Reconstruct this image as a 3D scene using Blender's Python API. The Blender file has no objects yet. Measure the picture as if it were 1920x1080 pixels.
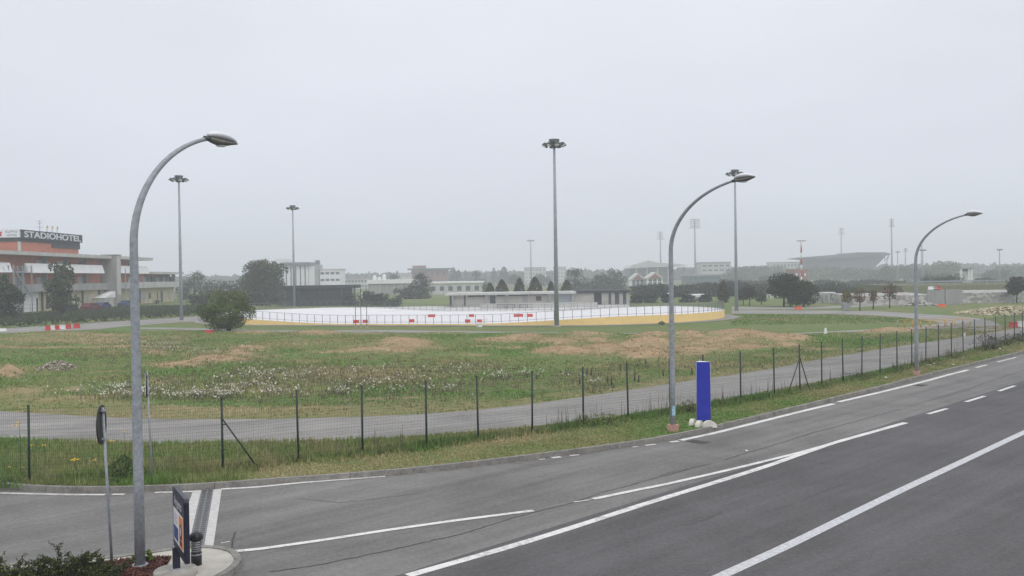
import bpy, math, random
import numpy as np
from mathutils import Matrix, Vector
from mathutils.geometry import tessellate_polygon
R = math.radians
SC = bpy.context.scene
COL = SC.collection
random.seed(7)
RNG = np.random.default_rng(11)

# ------------------------------------------------------------------ camera
CAM_H = 6.2; FPX = 1700.0
PITCH = math.atan(22 / FPX); ROLL = 0.015
Fw = Vector((0, math.cos(PITCH), -math.sin(PITCH)))
U0 = Vector((0, math.sin(PITCH), math.cos(PITCH))); R0 = Vector((1, 0, 0))
Rt = R0 * math.cos(ROLL) - U0 * math.sin(ROLL)
Up = U0 * math.cos(ROLL) + R0 * math.sin(ROLL)
cam = bpy.data.cameras.new("camera"); camo = bpy.data.objects.new("camera", cam); COL.objects.link(camo)
cam.sensor_width = 36; cam.lens = FPX / 1920 * 36; cam.clip_end = 6000; cam.clip_start = 0.1
m = Matrix((Rt, Up, -Fw)).transposed().to_4x4(); m.translation = Vector((0, 0, CAM_H)); camo.matrix_world = m
SC.camera = camo

# ------------------------------------------------------------------ world, sun, exposure
SUN_EL, SUN_AZ = 48, 150
world = bpy.data.worlds.new("World"); SC.world = world; world.use_nodes = True
nt = world.node_tree; nt.nodes.clear()
wout = nt.nodes.new('ShaderNodeOutputWorld')
sky = nt.nodes.new('ShaderNodeTexSky'); sky.sky_type = 'NISHITA'; sky.sun_disc = False
sky.sun_elevation = R(SUN_EL); sky.sun_rotation = R(SUN_AZ); sky.dust_density = 5; sky.air_density = 1
bg1 = nt.nodes.new('ShaderNodeBackground'); bg1.inputs[1].default_value = 0.06
nt.links.new(sky.outputs[0], bg1.inputs[0])
tc = nt.nodes.new('ShaderNodeTexCoord'); sp = nt.nodes.new('ShaderNodeSeparateXYZ')
nt.links.new(tc.outputs['Generated'], sp.inputs[0])
rp = nt.nodes.new('ShaderNodeValToRGB'); nt.links.new(sp.outputs[2], rp.inputs[0])
cr = rp.color_ramp
cr.elements[0].position = 0.0; cr.elements[0].color = (0.69, 0.73, 0.83, 1)
cr.elements[1].position = 1.0; cr.elements[1].color = (1.36, 1.38, 1.45, 1)
e = cr.elements.new(0.30); e.color = (0.80, 0.83, 0.905, 1)
nz = nt.nodes.new('ShaderNodeTexNoise'); nz.inputs['Scale'].default_value = 2.2; nz.inputs['Detail'].default_value = 4
mp = nt.nodes.new('ShaderNodeMapping'); mp.inputs['Scale'].default_value = (1, 1, 3.0)
nt.links.new(tc.outputs['Generated'], mp.inputs[0]); nt.links.new(mp.outputs[0], nz.inputs[0])
mr = nt.nodes.new('ShaderNodeMapRange'); mr.inputs[1].default_value = 0.3; mr.inputs[2].default_value = 0.7
mr.inputs[3].default_value = 0.95; mr.inputs[4].default_value = 1.05
nt.links.new(nz.outputs[0], mr.inputs[0])
vm = nt.nodes.new('ShaderNodeVectorMath'); vm.operation = 'SCALE'
nt.links.new(rp.outputs[0], vm.inputs[0]); nt.links.new(mr.outputs[0], vm.inputs['Scale'])
bg2 = nt.nodes.new('ShaderNodeBackground'); bg2.inputs[1].default_value = 1.06
nt.links.new(vm.outputs[0], bg2.inputs[0])
mx = nt.nodes.new('ShaderNodeMixShader'); mx.inputs[0].default_value = 0.95
nt.links.new(bg1.outputs[0], mx.inputs[1]); nt.links.new(bg2.outputs[0], mx.inputs[2]); nt.links.new(mx.outputs[0], wout.inputs[0])
sun = bpy.data.lights.new("sun", 'SUN'); sun.energy = 0.8; sun.angle = R(35); sun.color = (1, 0.93, 0.82)
suno = bpy.data.objects.new("sun", sun); COL.objects.link(suno)
a = R(SUN_AZ); sd = Vector((math.sin(a) * math.cos(R(SUN_EL)), math.cos(a) * math.cos(R(SUN_EL)), math.sin(R(SUN_EL))))
suno.rotation_euler = sd.to_track_quat('Z', 'Y').to_euler(); suno.location = (0, -20, 60)
SC.view_settings.view_transform = 'Standard'; SC.view_settings.look = 'None'
SC.view_settings.exposure = 0.0; SC.view_settings.gamma = 1
SC.cycles.use_denoising = True
SC.cycles.max_bounces = 6; SC.cycles.volume_bounces = 3; SC.cycles.diffuse_bounces = 3
SC.cycles.use_adaptive_sampling = True; SC.cycles.adaptive_threshold = 0.015

# ------------------------------------------------------------------ pixel <-> place helpers (survey of the site)
def ray(px, py):
    return Fw + Rt * ((px - 960) / FPX) + Up * ((540 - py) / FPX)
def G(px, py, z=0.0):
    d = ray(px, py); t = (z - CAM_H) / d.z
    return (d.x * t, d.y * t)
def AT(px, py, Y):
    d = ray(px, py); t = Y / d.y
    return (d.x * t, Y, CAM_H + d.z * t)
def XA(px, Y, py=560): return AT(px, py, Y)[0]
def ZA(px, py, Y): return AT(px, py, Y)[2]
def proj(x, y, z):
    dx, dy, dz = x, y, z - CAM_H
    f = dy * Fw.y + dz * Fw.z
    return 960 + FPX * (dx * Rt.x + dy * Rt.y + dz * Rt.z) / f, 540 - FPX * (dx * Up.x + dy * Up.y + dz * Up.z) / f

# ------------------------------------------------------------------ object helpers
def tag(o, label=None, cat=None, group=None, kind=None):
    if label: o['label'] = label
    if cat: o['category'] = cat
    if group: o['group'] = group
    if kind: o['kind'] = kind
    return o
def thing(name, label, cat, loc=(0, 0, 0), group=None, rz=0):
    o = bpy.data.objects.new(name, None); COL.objects.link(o); o.empty_display_size = 0.3
    o.location = loc; o.rotation_euler = (0, 0, rz)
    return tag(o, label, cat, group)
def dup(root, loc, label, rz=0, group=None):
    r = root.copy(); COL.objects.link(r); r.location = loc; r.rotation_euler = (0, 0, rz)
    r['label'] = label
    if group: r['group'] = group
    for ch in list(root.children):
        c = ch.copy(); COL.objects.link(c); c.parent = r
        for g in list(ch.children):
            d = g.copy(); COL.objects.link(d); d.parent = c
    return r
class MB:
    def __init__(s): s.v = []; s.f = []; s.sm = []
    def add(s, vs, fs, smooth=False):
        n = len(s.v); s.v += [tuple(p) for p in vs]; s.f += [tuple(i + n for i in f) for f in fs]; s.sm += [smooth] * len(fs); return s
    def box(s, x0, y0, z0, x1, y1, z1):
        return s.add([(x0, y0, z0), (x1, y0, z0), (x1, y1, z0), (x0, y1, z0), (x0, y0, z1), (x1, y0, z1), (x1, y1, z1), (x0, y1, z1)],
                     [(0, 3, 2, 1), (4, 5, 6, 7), (0, 1, 5, 4), (1, 2, 6, 5), (2, 3, 7, 6), (3, 0, 4, 7)])
    def obox(s, c, sx, sy, sz, rz=0, rx=0):
        M = Matrix.Translation(c) @ Matrix.Rotation(rz, 4, 'Z') @ Matrix.Rotation(rx, 4, 'X')
        vs = [M @ Vector((i * sx / 2, j * sy / 2, k * sz / 2)) for k in (-1, 1) for i, j in ((-1, -1), (1, -1), (1, 1), (-1, 1))]
        return s.add(vs, [(0, 3, 2, 1), (4, 5, 6, 7), (0, 1, 5, 4), (1, 2, 6, 5), (2, 3, 7, 6), (3, 0, 4, 7)])
    def tube(s, pts, rad, n=8, cap=True, smooth=True):
        pts = [Vector(p) for p in pts]
        if not hasattr(rad, '__len__'): rad = [rad] * len(pts)
        vs = []; fs = []; pu = None
        for i, p in enumerate(pts):
            t = (pts[min(i + 1, len(pts) - 1)] - pts[max(i - 1, 0)]).normalized()
            if pu is None:
                u = t.orthogonal().normalized()
            else:
                u = (pu - t * pu.dot(t)).normalized()
            pu = u; w = t.cross(u)
            for k in range(n):
                an = 2 * math.pi * k / n
                vs.append(p + (u * math.cos(an) + w * math.sin(an)) * rad[i])
        for i in range(len(pts) - 1):
            for k in range(n):
                a0 = i * n + k; b0 = i * n + (k + 1) % n
                fs.append((a0, b0, b0 + n, a0 + n))
        s.add(vs, fs, smooth)
        if cap:
            n0 = len(s.v) - len(vs)
            s.f.append(tuple(n0 + k for k in reversed(range(n)))); s.f.append(tuple(n0 + len(vs) - n + k for k in range(n))); s.sm += [False, False]
        return s
    def cyl(s, x, y, z0, z1, r, n=16, r1=None): return s.tube([(x, y, z0), (x, y, z1)], [r, r if r1 is None else r1], n)
    def lathe(s, prof, n=20, c=(0, 0, 0), smooth=True):
        vs = []; fs = []
        for r_, z in prof:
            for k in range(n):
                an = 2 * math.pi * k / n; vs.append((c[0] + r_ * math.cos(an), c[1] + r_ * math.sin(an), c[2] + z))
        for i in range(len(prof) - 1):
            for k in range(n):
                a0 = i * n + k; b0 = i * n + (k + 1) % n
                fs.append((a0, b0, b0 + n, a0 + n))
        return s.add(vs, fs, smooth)
    def poly(s, pts, z=None, up=True):
        P = [Vector((p[0], p[1], z if z is not None else p[2])) for p in pts]
        tris = tessellate_polygon([P]); fs = []
        for t in tris:
            nrm = (P[t[1]] - P[t[0]]).cross(P[t[2]] - P[t[0]])
            fs.append(tuple(t) if (nrm.z >= 0) == up else tuple(reversed(t)))
        return s.add(P, fs)
    def prism(s, pts, z0, z1):
        s.poly(pts, z1); n = len(pts)
        ar = sum(pts[i][0] * pts[(i + 1) % n][1] - pts[(i + 1) % n][0] * pts[i][1] for i in range(n))
        P = pts if ar > 0 else list(reversed(pts))
        vs = [(p[0], p[1], z0) for p in P] + [(p[0], p[1], z1) for p in P]
        return s.add(vs, [(i, (i + 1) % n, n + (i + 1) % n, n + i) for i in range(n)])
    def xprism(s, prof, axis, a0, a1):
        """profile in the (horizontal, z) plane extruded along the other horizontal axis"""
        n = len(prof)
        if axis == 'y': vs = [(p[0], a0, p[1]) for p in prof] + [(p[0], a1, p[1]) for p in prof]
        else: vs = [(a0, p[0], p[1]) for p in prof] + [(a1, p[0], p[1]) for p in prof]
        fs = [(i, (i + 1) % n, n + (i + 1) % n, n + i) for i in range(n)]
        P = [Vector((p[0], p[1], 0)) for p in prof]
        for t in tessellate_polygon([P]): fs += [tuple(t), tuple(i + n for i in reversed(t))]
        return s.add(vs, fs)
    def ribbon(s, pts, w, z, z1=None):
        n = len(pts); L = []; Q = []
        for i in range(n):
            a_ = Vector(pts[max(i - 1, 0)][:2]); b_ = Vector(pts[min(i + 1, n - 1)][:2]); t = (b_ - a_).normalized(); nn = Vector((-t.y, t.x))
            p = Vector(pts[i][:2]); ww = w[i] if hasattr(w, '__len__') else w
            L.append(p + nn * ww / 2); Q.append(p - nn * ww / 2)
        vs = [(p.x, p.y, z) for p in Q] + [(p.x, p.y, z) for p in L]
        fs = [(i, i + 1, n + i + 1, n + i) for i in range(n - 1)]
        s.add(vs, fs)
        if z1 is not None:
            vs = [(p.x, p.y, q) for q in (z1, z) for p in Q] + [(p.x, p.y, q) for q in (z1, z) for p in L]
            s.add(vs, [(i, i + 1, n + i + 1, n + i) for i in range(n - 1)] + [(2 * n + i + 1, 2 * n + i, 3 * n + i, 3 * n + i + 1) for i in range(n - 1)])
            s.add([vs[0], vs[n], vs[3 * n], vs[2 * n]], [(0, 1, 2, 3)]); s.add([vs[n - 1], vs[2 * n - 1], vs[4 * n - 1], vs[3 * n - 1]], [(0, 3, 2, 1)])
        return s
    def build(s, name, mat, parent=None, origin=(0, 0, 0)):
        me = bpy.data.meshes.new(name)
        o_ = origin
        if parent is not None and origin == 'p': o_ = tuple(parent.location)
        me.from_pydata([(p[0] - o_[0], p[1] - o_[1], p[2] - o_[2]) for p in s.v], [], s.f)
        me.polygons.foreach_set('use_smooth', s.sm)
        me.materials.append(mat); me.update()
        o = bpy.data.objects.new(name, me); COL.objects.link(o)
        if parent is not None: o.parent = parent
        else: o.location = o_
        return o
def npmesh(name, V, F, mat, col=None, parent=None, origin=(0, 0, 0), smooth=False, attrs=None):
    """V (n,3), F (m,k) arrays; col per vertex (n,3)"""
    V = np.asarray(V, float) - np.asarray(origin); F = np.asarray(F, np.int32); k = F.shape[1]
    me = bpy.data.meshes.new(name); me.vertices.add(len(V)); me.vertices.foreach_set('co', V.ravel())
    me.loops.add(F.size); me.loops.foreach_set('vertex_index', F.ravel())
    me.polygons.add(len(F)); me.polygons.foreach_set('loop_start', np.arange(0, F.size, k, dtype=np.int32))
    me.polygons.foreach_set('loop_total', np.full(len(F), k, np.int32))
    me.polygons.foreach_set('use_smooth', np.full(len(F), smooth)); me.update(calc_edges=True)
    if col is not None:
        at = me.color_attributes.new('tint', 'FLOAT_COLOR', 'POINT'); c4 = np.ones((len(V), 4), np.float32); c4[:, :3] = col
        at.data.foreach_set('color', c4.ravel())
    for nme, arr in (attrs or {}).items():
        at = me.attributes.new(nme, 'FLOAT', 'POINT'); at.data.foreach_set('value', np.asarray(arr, np.float32))
    me.materials.append(mat)
    o = bpy.data.objects.new(name, me); COL.objects.link(o)
    if parent is not None: o.parent = parent
    else: o.location = origin
    return o

# ------------------------------------------------------------------ materials
class NT:
    def __init__(s, name):
        s.m = bpy.data.materials.new(name); s.m.use_nodes = True; s.t = s.m.node_tree; s.b = s.t.nodes['Principled BSDF']
    def n(s, typ, **kw):
        x = s.t.nodes.new(typ)
        for k, v in kw.items():
            if k.startswith('i_'): x.inputs[k[2:].replace('_', ' ')].default_value = v
            else: setattr(x, k, v)
        return x
    def l(s, a_, b_): s.t.links.new(a_, b_)
    def noise(s, scale, detail=4, rough=0.6, vec=None, dist=0):
        x = s.n('ShaderNodeTexNoise'); x.inputs['Scale'].default_value = scale; x.inputs['Detail'].default_value = detail
        x.inputs['Roughness'].default_value = rough; x.inputs['Distortion'].default_value = dist
        if vec is not None: s.l(vec, x.inputs['Vector'])
        return x.outputs[0]
    def pos(s, scale=(1, 1, 1), rot=(0, 0, 0)):
        g = s.n('ShaderNodeTexCoord'); src = g.outputs['Object']
        if any(rot):
            m0 = s.n('ShaderNodeMapping'); m0.inputs['Rotation'].default_value = rot; s.l(src, m0.inputs[0]); src = m0.outputs[0]
        mp_ = s.n('ShaderNodeMapping'); mp_.inputs['Scale'].default_value = scale
        s.l(src, mp_.inputs[0]); return mp_.outputs[0]
    def rng(s, v, a0, a1, b0, b1):
        x = s.n('ShaderNodeMapRange'); s.l(v, x.inputs[0])
        for i, q in enumerate((a0, a1, b0, b1)): x.inputs[i + 1].default_value = q
        return x.outputs[0]
    def mix(s, fac, c1, c2, mode='MIX'):
        x = s.n('ShaderNodeMix', data_type='RGBA', blend_type=mode)
        for sock, v in ((x.inputs[0], fac), (x.inputs[6], c1), (x.inputs[7], c2)):
            if isinstance(v, (int, float)): sock.default_value = v
            elif isinstance(v, tuple): sock.default_value = (*v, 1) if len(v) == 3 else v
            else: s.l(v, sock)
        return x.outputs[2]
    def math(s, op, a_, b_=None):
        x = s.n('ShaderNodeMath', operation=op)
        for i, v in enumerate((a_, b_)):
            if v is None: continue
            if isinstance(v, (int, float)): x.inputs[i].default_value = v
            else: s.l(v, x.inputs[i])
        return x.outputs[0]
    def attr(s, name, out='Fac'): x = s.n('ShaderNodeAttribute', attribute_name=name); return x.outputs[out]
    def bump(s, h, strength=0.3, dist=0.02):
        x = s.n('ShaderNodeBump'); x.inputs['Strength'].default_value = strength; x.inputs['Distance'].default_value = dist
        s.l(h, x.inputs['Height']); s.l(x.outputs[0], s.b.inputs['Normal'])
    def done(s, col=None, rough=0.8, metal=0, spec=0.3):
        if col is not None:
            if isinstance(col, tuple): s.b.inputs['Base Color'].default_value = (*col, 1)
            else: s.l(col, s.b.inputs['Base Color'])
        s.b.inputs['Roughness'].default_value = rough; s.b.inputs['Metallic'].default_value = metal
        s.b.inputs['Specular IOR Level'].default_value = spec
        return s.m
_mc = {}
def mat(name, col, rough=0.75, var=0.12, scale=3.0, metal=0, spec=0.3, stretch=(1, 1, 1)):
    """plain material with mottled wear"""
    if name in _mc: return _mc[name]
    t = NT(name); v = t.pos(stretch)
    n1 = t.noise(scale, 5, 0.65, v); n2 = t.noise(scale * 9, 3, 0.6, v)
    f = t.math('ADD', t.math('MULTIPLY', n1, 0.65), t.math('MULTIPLY', n2, 0.35))
    lo = tuple(max(c * (1 - 2.2 * var), 0) for c in col); hi = tuple(min(c * (1 + 1.6 * var), 1) for c in col)
    c = t.mix(t.rng(f, 0.32, 0.68, 0, 1), lo, hi)
    _mc[name] = t.done(c, rough, metal, spec); return _mc[name]
def asphalt(name, base, tint=(1, 1, 1), grain=0.35, worn=0.18, rot=R(-45)):
    t = NT(name); v = t.pos(); vs = t.pos((0.03, 0.6, 1), (0, 0, rot)); vs2 = t.pos((0.12, 2.2, 1), (0, 0, rot))
    big = t.noise(0.22, 6, 0.68, v, 0.6); st = t.noise(1.0, 4, 0.6, vs); st2 = t.noise(1.0, 4, 0.7, vs2); fine = t.noise(30, 3, 0.75, v); mid = t.noise(8, 5, 0.85, v)
    f = t.math('ADD', t.math('MULTIPLY', big, worn * 1.6), t.math('MULTIPLY', st, worn * 1.5)); f = t.math('ADD', f, t.math('MULTIPLY', st2, worn * 0.8))
    f = t.math('ADD', f, t.math('MULTIPLY', fine, grain)); f = t.math('ADD', f, t.math('MULTIPLY', mid, grain * 1.5))
    tot = worn * 3.9 + grain * 2.5
    lo = tuple(base * (1 - min(tot * 0.62, .75)) * k for k in tint); hi = tuple(base * (1 + tot * 0.62) * k for k in tint)
    c = t.mix(t.rng(f, tot * 0.34, tot * 0.66, 0, 1), lo, hi)
    # aggregate flecks
    vo = t.n('ShaderNodeTexVoronoi'); vo.inputs['Scale'].default_value = 11; t.l(v, vo.inputs[0]); sc_ = t.n('ShaderNodeSeparateColor'); t.l(vo.outputs['Color'], sc_.inputs[0])
    fl = t.math('MULTIPLY', t.rng(vo.outputs['Distance'], 0.18, 0.08, 0, 1), t.rng(sc_.outputs[0], 0.93, 0.97, 0, 0.55)); c = t.mix(fl, c, tuple(min(base * 2.6, .5) for _ in range(3)))
    t.bump(fine, 0.25, 0.01)
    return t.done(c, 0.85, 0, 0.25)
def leafmat(name, rough=0.7, trans=0.0):
    t = NT(name); c = t.attr('tint', 'Color'); return t.done(c, rough, 0, 0.15)
M = dict(
    road=asphalt('worn_asphalt', 0.124, (1.01, 0.99, 0.945), 0.38, 0.30),
    dark=asphalt('newer_asphalt', 0.084, (1.02, 0.99, 1.01), 0.30, 0.19, R(-43)),
    track=asphalt('track_asphalt', 0.235, (1.02, 0.98, 0.92), 0.24, 0.16, R(-30)),
    seam=mat('bitumen_seam', (0.075, 0.073, 0.07), 0.8, 0.3, 6),
    kerb=mat('kerb_concrete', (0.27, 0.255, 0.23), 0.9, 0.16, 2.5),
    conc=mat('pale_concrete', (0.46, 0.44, 0.39), 0.9, 0.12, 2.0),
    galv=mat('galvanised_steel', (0.31, 0.335, 0.365), 0.5, 0.18, 9.0, 0.1, 0.5),
    galvd=mat('dull_steel', (0.30, 0.335, 0.37), 0.6, 0.12, 3.0, 0.0, 0.4),
    dsteel=mat('dark_steel', (0.075, 0.085, 0.09), 0.5, 0.15, 4.0, 0.2, 0.4),
    lampg=mat('lamp_grey', (0.16, 0.155, 0.14), 0.5, 0.15, 9.0),
    lampw=mat('lamp_cover', (0.72, 0.74, 0.76), 0.35, 0.06, 5.0, 0, 0.5),
    green=mat('fence_green', (0.012, 0.032, 0.026), 0.5, 0.2, 6.0, 0, 0.4),
    railc=mat('railing_grey', (0.15, 0.16, 0.17), 0.5, 0.12, 4.0),
    wire=mat('fence_wire', (0.03, 0.05, 0.042), 0.5, 0.1, 6.0),
    navy=mat('navy_paint', (0.016, 0.018, 0.038), 0.4, 0.2, 4.0, 0, 0.4),
    black=mat('black_paint', (0.012, 0.012, 0.013), 0.4, 0.2, 5.0, 0, 0.4),
    white=mat('white_paint', (0.74, 0.74, 0.73), 0.6, 0.07, 4.0),
    blue=mat('blue_panel', (0.022, 0.034, 0.40), 0.55, 0.05, 1.5, 0, 0.3),
    orange=mat('orange_print', (0.80, 0.23, 0.03), 0.5, 0.05, 3.0),
    red=mat('red_plastic', (0.52, 0.045, 0.04), 0.5, 0.12, 4.0),
    orangered=mat('orange_plastic', (0.72, 0.10, 0.03), 0.6, 0.12, 4.0),
    pink=mat('salmon_paint', (0.50, 0.29, 0.23), 0.8, 0.12, 9.0),
    yellow=mat('rink_yellow', (0.88, 0.65, 0.28), 0.8, 0.05, 0.8),
    rink=mat('rink_white', (0.66, 0.655, 0.67), 0.75, 0.05, 0.25, stretch=(1, 2.5, 1)),
    mulch=mat('red_mulch', (0.07, 0.033, 0.027), 0.95, 0.45, 22.0),
    hblack=mat('sign_board_dark', (0.035, 0.04, 0.055), 0.6, 0.1, 1.0),
    terra=mat('terracotta_render', (0.46, 0.17, 0.115), 0.85, 0.10, 0.6),
    cream=mat('cream_render', (0.56, 0.50, 0.34), 0.85, 0.08, 0.5),
    hgrey=mat('grey_concrete', (0.32, 0.32, 0.315), 0.9, 0.12, 0.5, stretch=(1, 1, 0.3)),
    hgrey2=mat('light_concrete', (0.50, 0.50, 0.48), 0.9, 0.10, 0.5, stretch=(1, 1, 0.3)),
    hwhite=mat('white_render', (0.76, 0.76, 0.77), 0.8, 0.05, 0.4),
    glass=mat('window_glass', (0.05, 0.06, 0.075), 0.15, 0.15, 1.0, 0, 0.6),
    curtain=mat('curtained_window', (0.40, 0.40, 0.41), 0.3, 0.2, 1.5, stretch=(4, 4, 0.4)),
    brown=mat('weathered_wood', (0.10, 0.07, 0.045), 0.9, 0.2, 9.0),
    bark=mat('bark', (0.055, 0.045, 0.035), 0.95, 0.25, 5.0),
    block=mat('pale_blockwork', (0.40, 0.395, 0.365), 0.9, 0.07, 0.7),
    roofd=mat('dark_roofing', (0.05, 0.055, 0.06), 0.85, 0.12, 0.8),
    brick=mat('brick_red_wall', (0.24, 0.115, 0.09), 0.9, 0.12, 0.7),
    yellowm=mat('yellow_metal', (0.50, 0.31, 0.07), 0.6, 0.15, 4.0),
    star=mat('gold_star', (0.60, 0.38, 0.06), 0.5, 0.08, 4.0),
    slate=mat('stand_cladding', (0.08, 0.11, 0.13), 0.7, 0.12, 0.2),
    leaf=leafmat('foliage'), blade=leafmat('grass_blades', 0.8), petal=leafmat('petals', 0.7),
)
def paint():
    t = NT('road_marking'); v = t.pos(); n1 = t.noise(5, 6, 0.8, v); n2 = t.noise(40, 3, 0.7, v); n3 = t.noise(0.7, 4, 0.7, v)
    f = t.math('ADD', t.math('ADD', t.math('MULTIPLY', n1, 0.4), t.math('MULTIPLY', n2, 0.25)), t.math('MULTIPLY', n3, 0.35))
    c = t.mix(t.rng(f, 0.38, 0.52, 0, 1), (0.26, 0.255, 0.25), (0.70, 0.69, 0.67)); return t.done(c, 0.7)
M['paint'] = paint()
def stonewall():
    t = NT('rubble_stone'); v = t.pos((1, 1, 1.3)); x = t.n('ShaderNodeTexVoronoi'); x.inputs['Scale'].default_value = 1.6; t.l(v, x.inputs[0])
    y = t.n('ShaderNodeSeparateColor'); t.l(x.outputs['Color'], y.inputs[0])
    c = t.mix(t.rng(y.outputs[0], 0, 1, 0, 1), (0.20, 0.195, 0.185), (0.46, 0.45, 0.42)); return t.done(c, 0.9)
M['stone'] = stonewall()
def text_mesh(name, body, size, mat_, parent, M4, extrude=0.02, offset=0.0, sx=1.0, align='LEFT'):
    cu = bpy.data.curves.new(name + '_curve', 'FONT'); cu.body = body; cu.size = size; cu.extrude = extrude; cu.offset = offset; cu.align_x = align
    tmp = bpy.data.objects.new('tmp', cu); COL.objects.link(tmp)
    dg = bpy.context.evaluated_depsgraph_get(); me = bpy.data.meshes.new_from_object(tmp.evaluated_get(dg)); bpy.data.objects.remove(tmp)
    me.transform(M4 @ Matrix.Diagonal((sx, 1, 1, 1))); me.name = name; me.materials.clear(); me.materials.append(mat_)
    o = bpy.data.objects.new(name, me); COL.objects.link(o)
    if parent: o.parent = parent
    return o

# ------------------------------------------------------------------ noise on arrays
def vnoise(x, y, scale, seed=0, oct=4):
    out = np.zeros_like(x, float); amp = 1; tot = 0
    for o in range(oct):
        r_ = np.random.default_rng(seed * 31 + o); T = r_.random((256, 256))
        u = x / scale * 2 ** o; v = y / scale * 2 ** o; iu = np.floor(u).astype(int); iv = np.floor(v).astype(int); fu = u - iu; fv = v - iv
        fu = fu * fu * (3 - 2 * fu); fv = fv * fv * (3 - 2 * fv)
        a_ = T[iu & 255, iv & 255]; b_ = T[(iu + 1) & 255, iv & 255]; c_ = T[iu & 255, (iv + 1) & 255]; d_ = T[(iu + 1) & 255, (iv + 1) & 255]
        out += amp * ((a_ * (1 - fu) + b_ * fu) * (1 - fv) + (c_ * (1 - fu) + d_ * fu) * fv); tot += amp; amp *= 0.5
    return out / tot
def pdist(x, y, line):
    best = np.full(x.shape, 1e9)
    for (x0, y0), (x1, y1) in zip(line[:-1], line[1:]):
        dx, dy = x1 - x0, y1 - y0; L = dx * dx + dy * dy
        t = np.clip(((x - x0) * dx + (y - y0) * dy) / max(L, 1e-9), 0, 1)
        best = np.minimum(best, np.hypot(x - x0 - t * dx, y - y0 - t * dy))
    return best
def sstep(x, a_, b_):
    t = np.clip((x - a_) / (b_ - a_), 0, 1); return t * t * (3 - 2 * t)
def resample(pts, n):
    P = np.array(pts, float); d = np.r_[0, np.cumsum(np.hypot(*np.diff(P, axis=0).T))]; s = np.linspace(0, d[-1], n)
    return np.c_[np.interp(s, d, P[:, 0]), np.interp(s, d, P[:, 1])]
def smooth(P, k=3):
    P = np.array(P, float)
    for _ in range(k):
        Q = P.copy(); Q[1:-1] = (P[:-2] + 2 * P[1:-1] + P[2:]) / 4; P = Q
    return P
GZ = 0.12
# ================================================================== GROUND
def terrain_mat(name='field_ground'):
    t = NT(name); v = t.pos()
    n1 = t.noise(0.09, 5, 0.62, v, 0.4); n2 = t.noise(0.55, 5, 0.7, v); n3 = t.noise(4.5, 4, 0.75, v); n4 = t.noise(0.22, 4, 0.6, t.pos((0.5, 1.3, 1), (0, 0, R(8))))
    g = t.mix(t.rng(n1, 0.38, 0.62, 0, 1), (0.125, 0.205, 0.055), (0.20, 0.205, 0.09))
    g = t.mix(t.rng(n2, 0.35, 0.68, 0, 0.75), g, (0.11, 0.15, 0.055))
    g = t.mix(t.rng(n4, 0.55, 0.70, 0, 0.6), g, (0.27, 0.225, 0.12))
    dry = t.mix(t.rng(n3, 0.3, 0.7, 0, 1), (0.24, 0.20, 0.10), (0.36, 0.29, 0.165))
    dirt = t.mix(t.rng(t.noise(1.3, 5, 0.7, v), 0.3, 0.7, 0, 1), (0.27, 0.185, 0.11), (0.48, 0.345, 0.215))
    edge = t.math('MULTIPLY', t.math('SUBTRACT', n2, 0.5), 1.1)
    fd = t.rng(t.math('ADD', t.attr('dry'), edge), 0.30, 0.65, 0, 0.85); fb = t.rng(t.math('ADD', t.attr('dirt'), edge), 0.34, 0.60, 0, 0.95)
    c = t.mix(fd, g, dry); c = t.mix(fb, c, dirt)
    c = t.mix(t.rng(n3, 0.3, 0.7, 0.0, 0.35), c, t.mix(1.0, c, (0.45, 0.45, 0.42), 'MULTIPLY'))
    t.bump(t.math('ADD', n3, n2), 0.5, 0.12)
    return t.done(c, 0.95, 0, 0.1)
gm = NT('far_ground'); gv = gm.pos(); gm.done(gm.mix(gm.rng(gm.noise(0.02, 5, 0.6, gv), 0.35, 0.65, 0, 1), (0.09, 0.11, 0.055), (0.14, 0.14, 0.085)), 0.95, 0, 0.1)
b = MB(); b.add([(-2500, -600, -0.06), (2500, -600, -0.06), (2500, 3200, -0.06), (-2500, 3200, -0.06)], [(0, 1, 2, 3)])
tag(b.build('ground', gm.m), kind='structure')

KPX = [(-900, 828), (-400, 868), (-120, 903), (0, 917), (60, 922), (130, 925), (200, 925), (300, 922), (415, 917), (480, 910), (650, 898.5), (760, 890), (880, 876.5),
       (1003, 861.5), (1067, 853.5), (1130, 845), (1185, 837), (1240, 828), (1286, 819.5), (1340, 807), (1440, 782.5), (1570, 751), (1640, 733.5), (1725, 710.5), (1815, 688), (1920, 662.5),
       (2050, 633), (2250, 596), (2600, 559)]
KERB = smooth(resample([G(x, y) for x, y in KPX], 400), 4)
b = MB(); pts = [tuple(p) for p in KERB] + [(170, 150), (170, -40), (-70, -40), (-70, KERB[0][1])]
b.poly(pts, 0.0); tag(b.build('road', M['road']), kind='structure')
BPX = [(300, 1222), (600, 1125), (740, 1080), (860, 1043), (960, 1012), (1035, 989), (1110, 965.5), (1185, 942), (1260, 918), (1335, 896), (1440, 866), (1560, 828), (1690, 787),
       (1757, 766), (1828, 743), (1888, 724), (1950, 704), (2100, 660), (2400, 597)]
BND = smooth(resample([G(x, y) for x, y in BPX], 160), 3)
b = MB(); b.poly([tuple(p) for p in BND] + [(160, 60), (60, -38), (-45, -25), (-18, 4)], 0.004)
tag(b.build('main_road', M['dark']), kind='structure')
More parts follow.
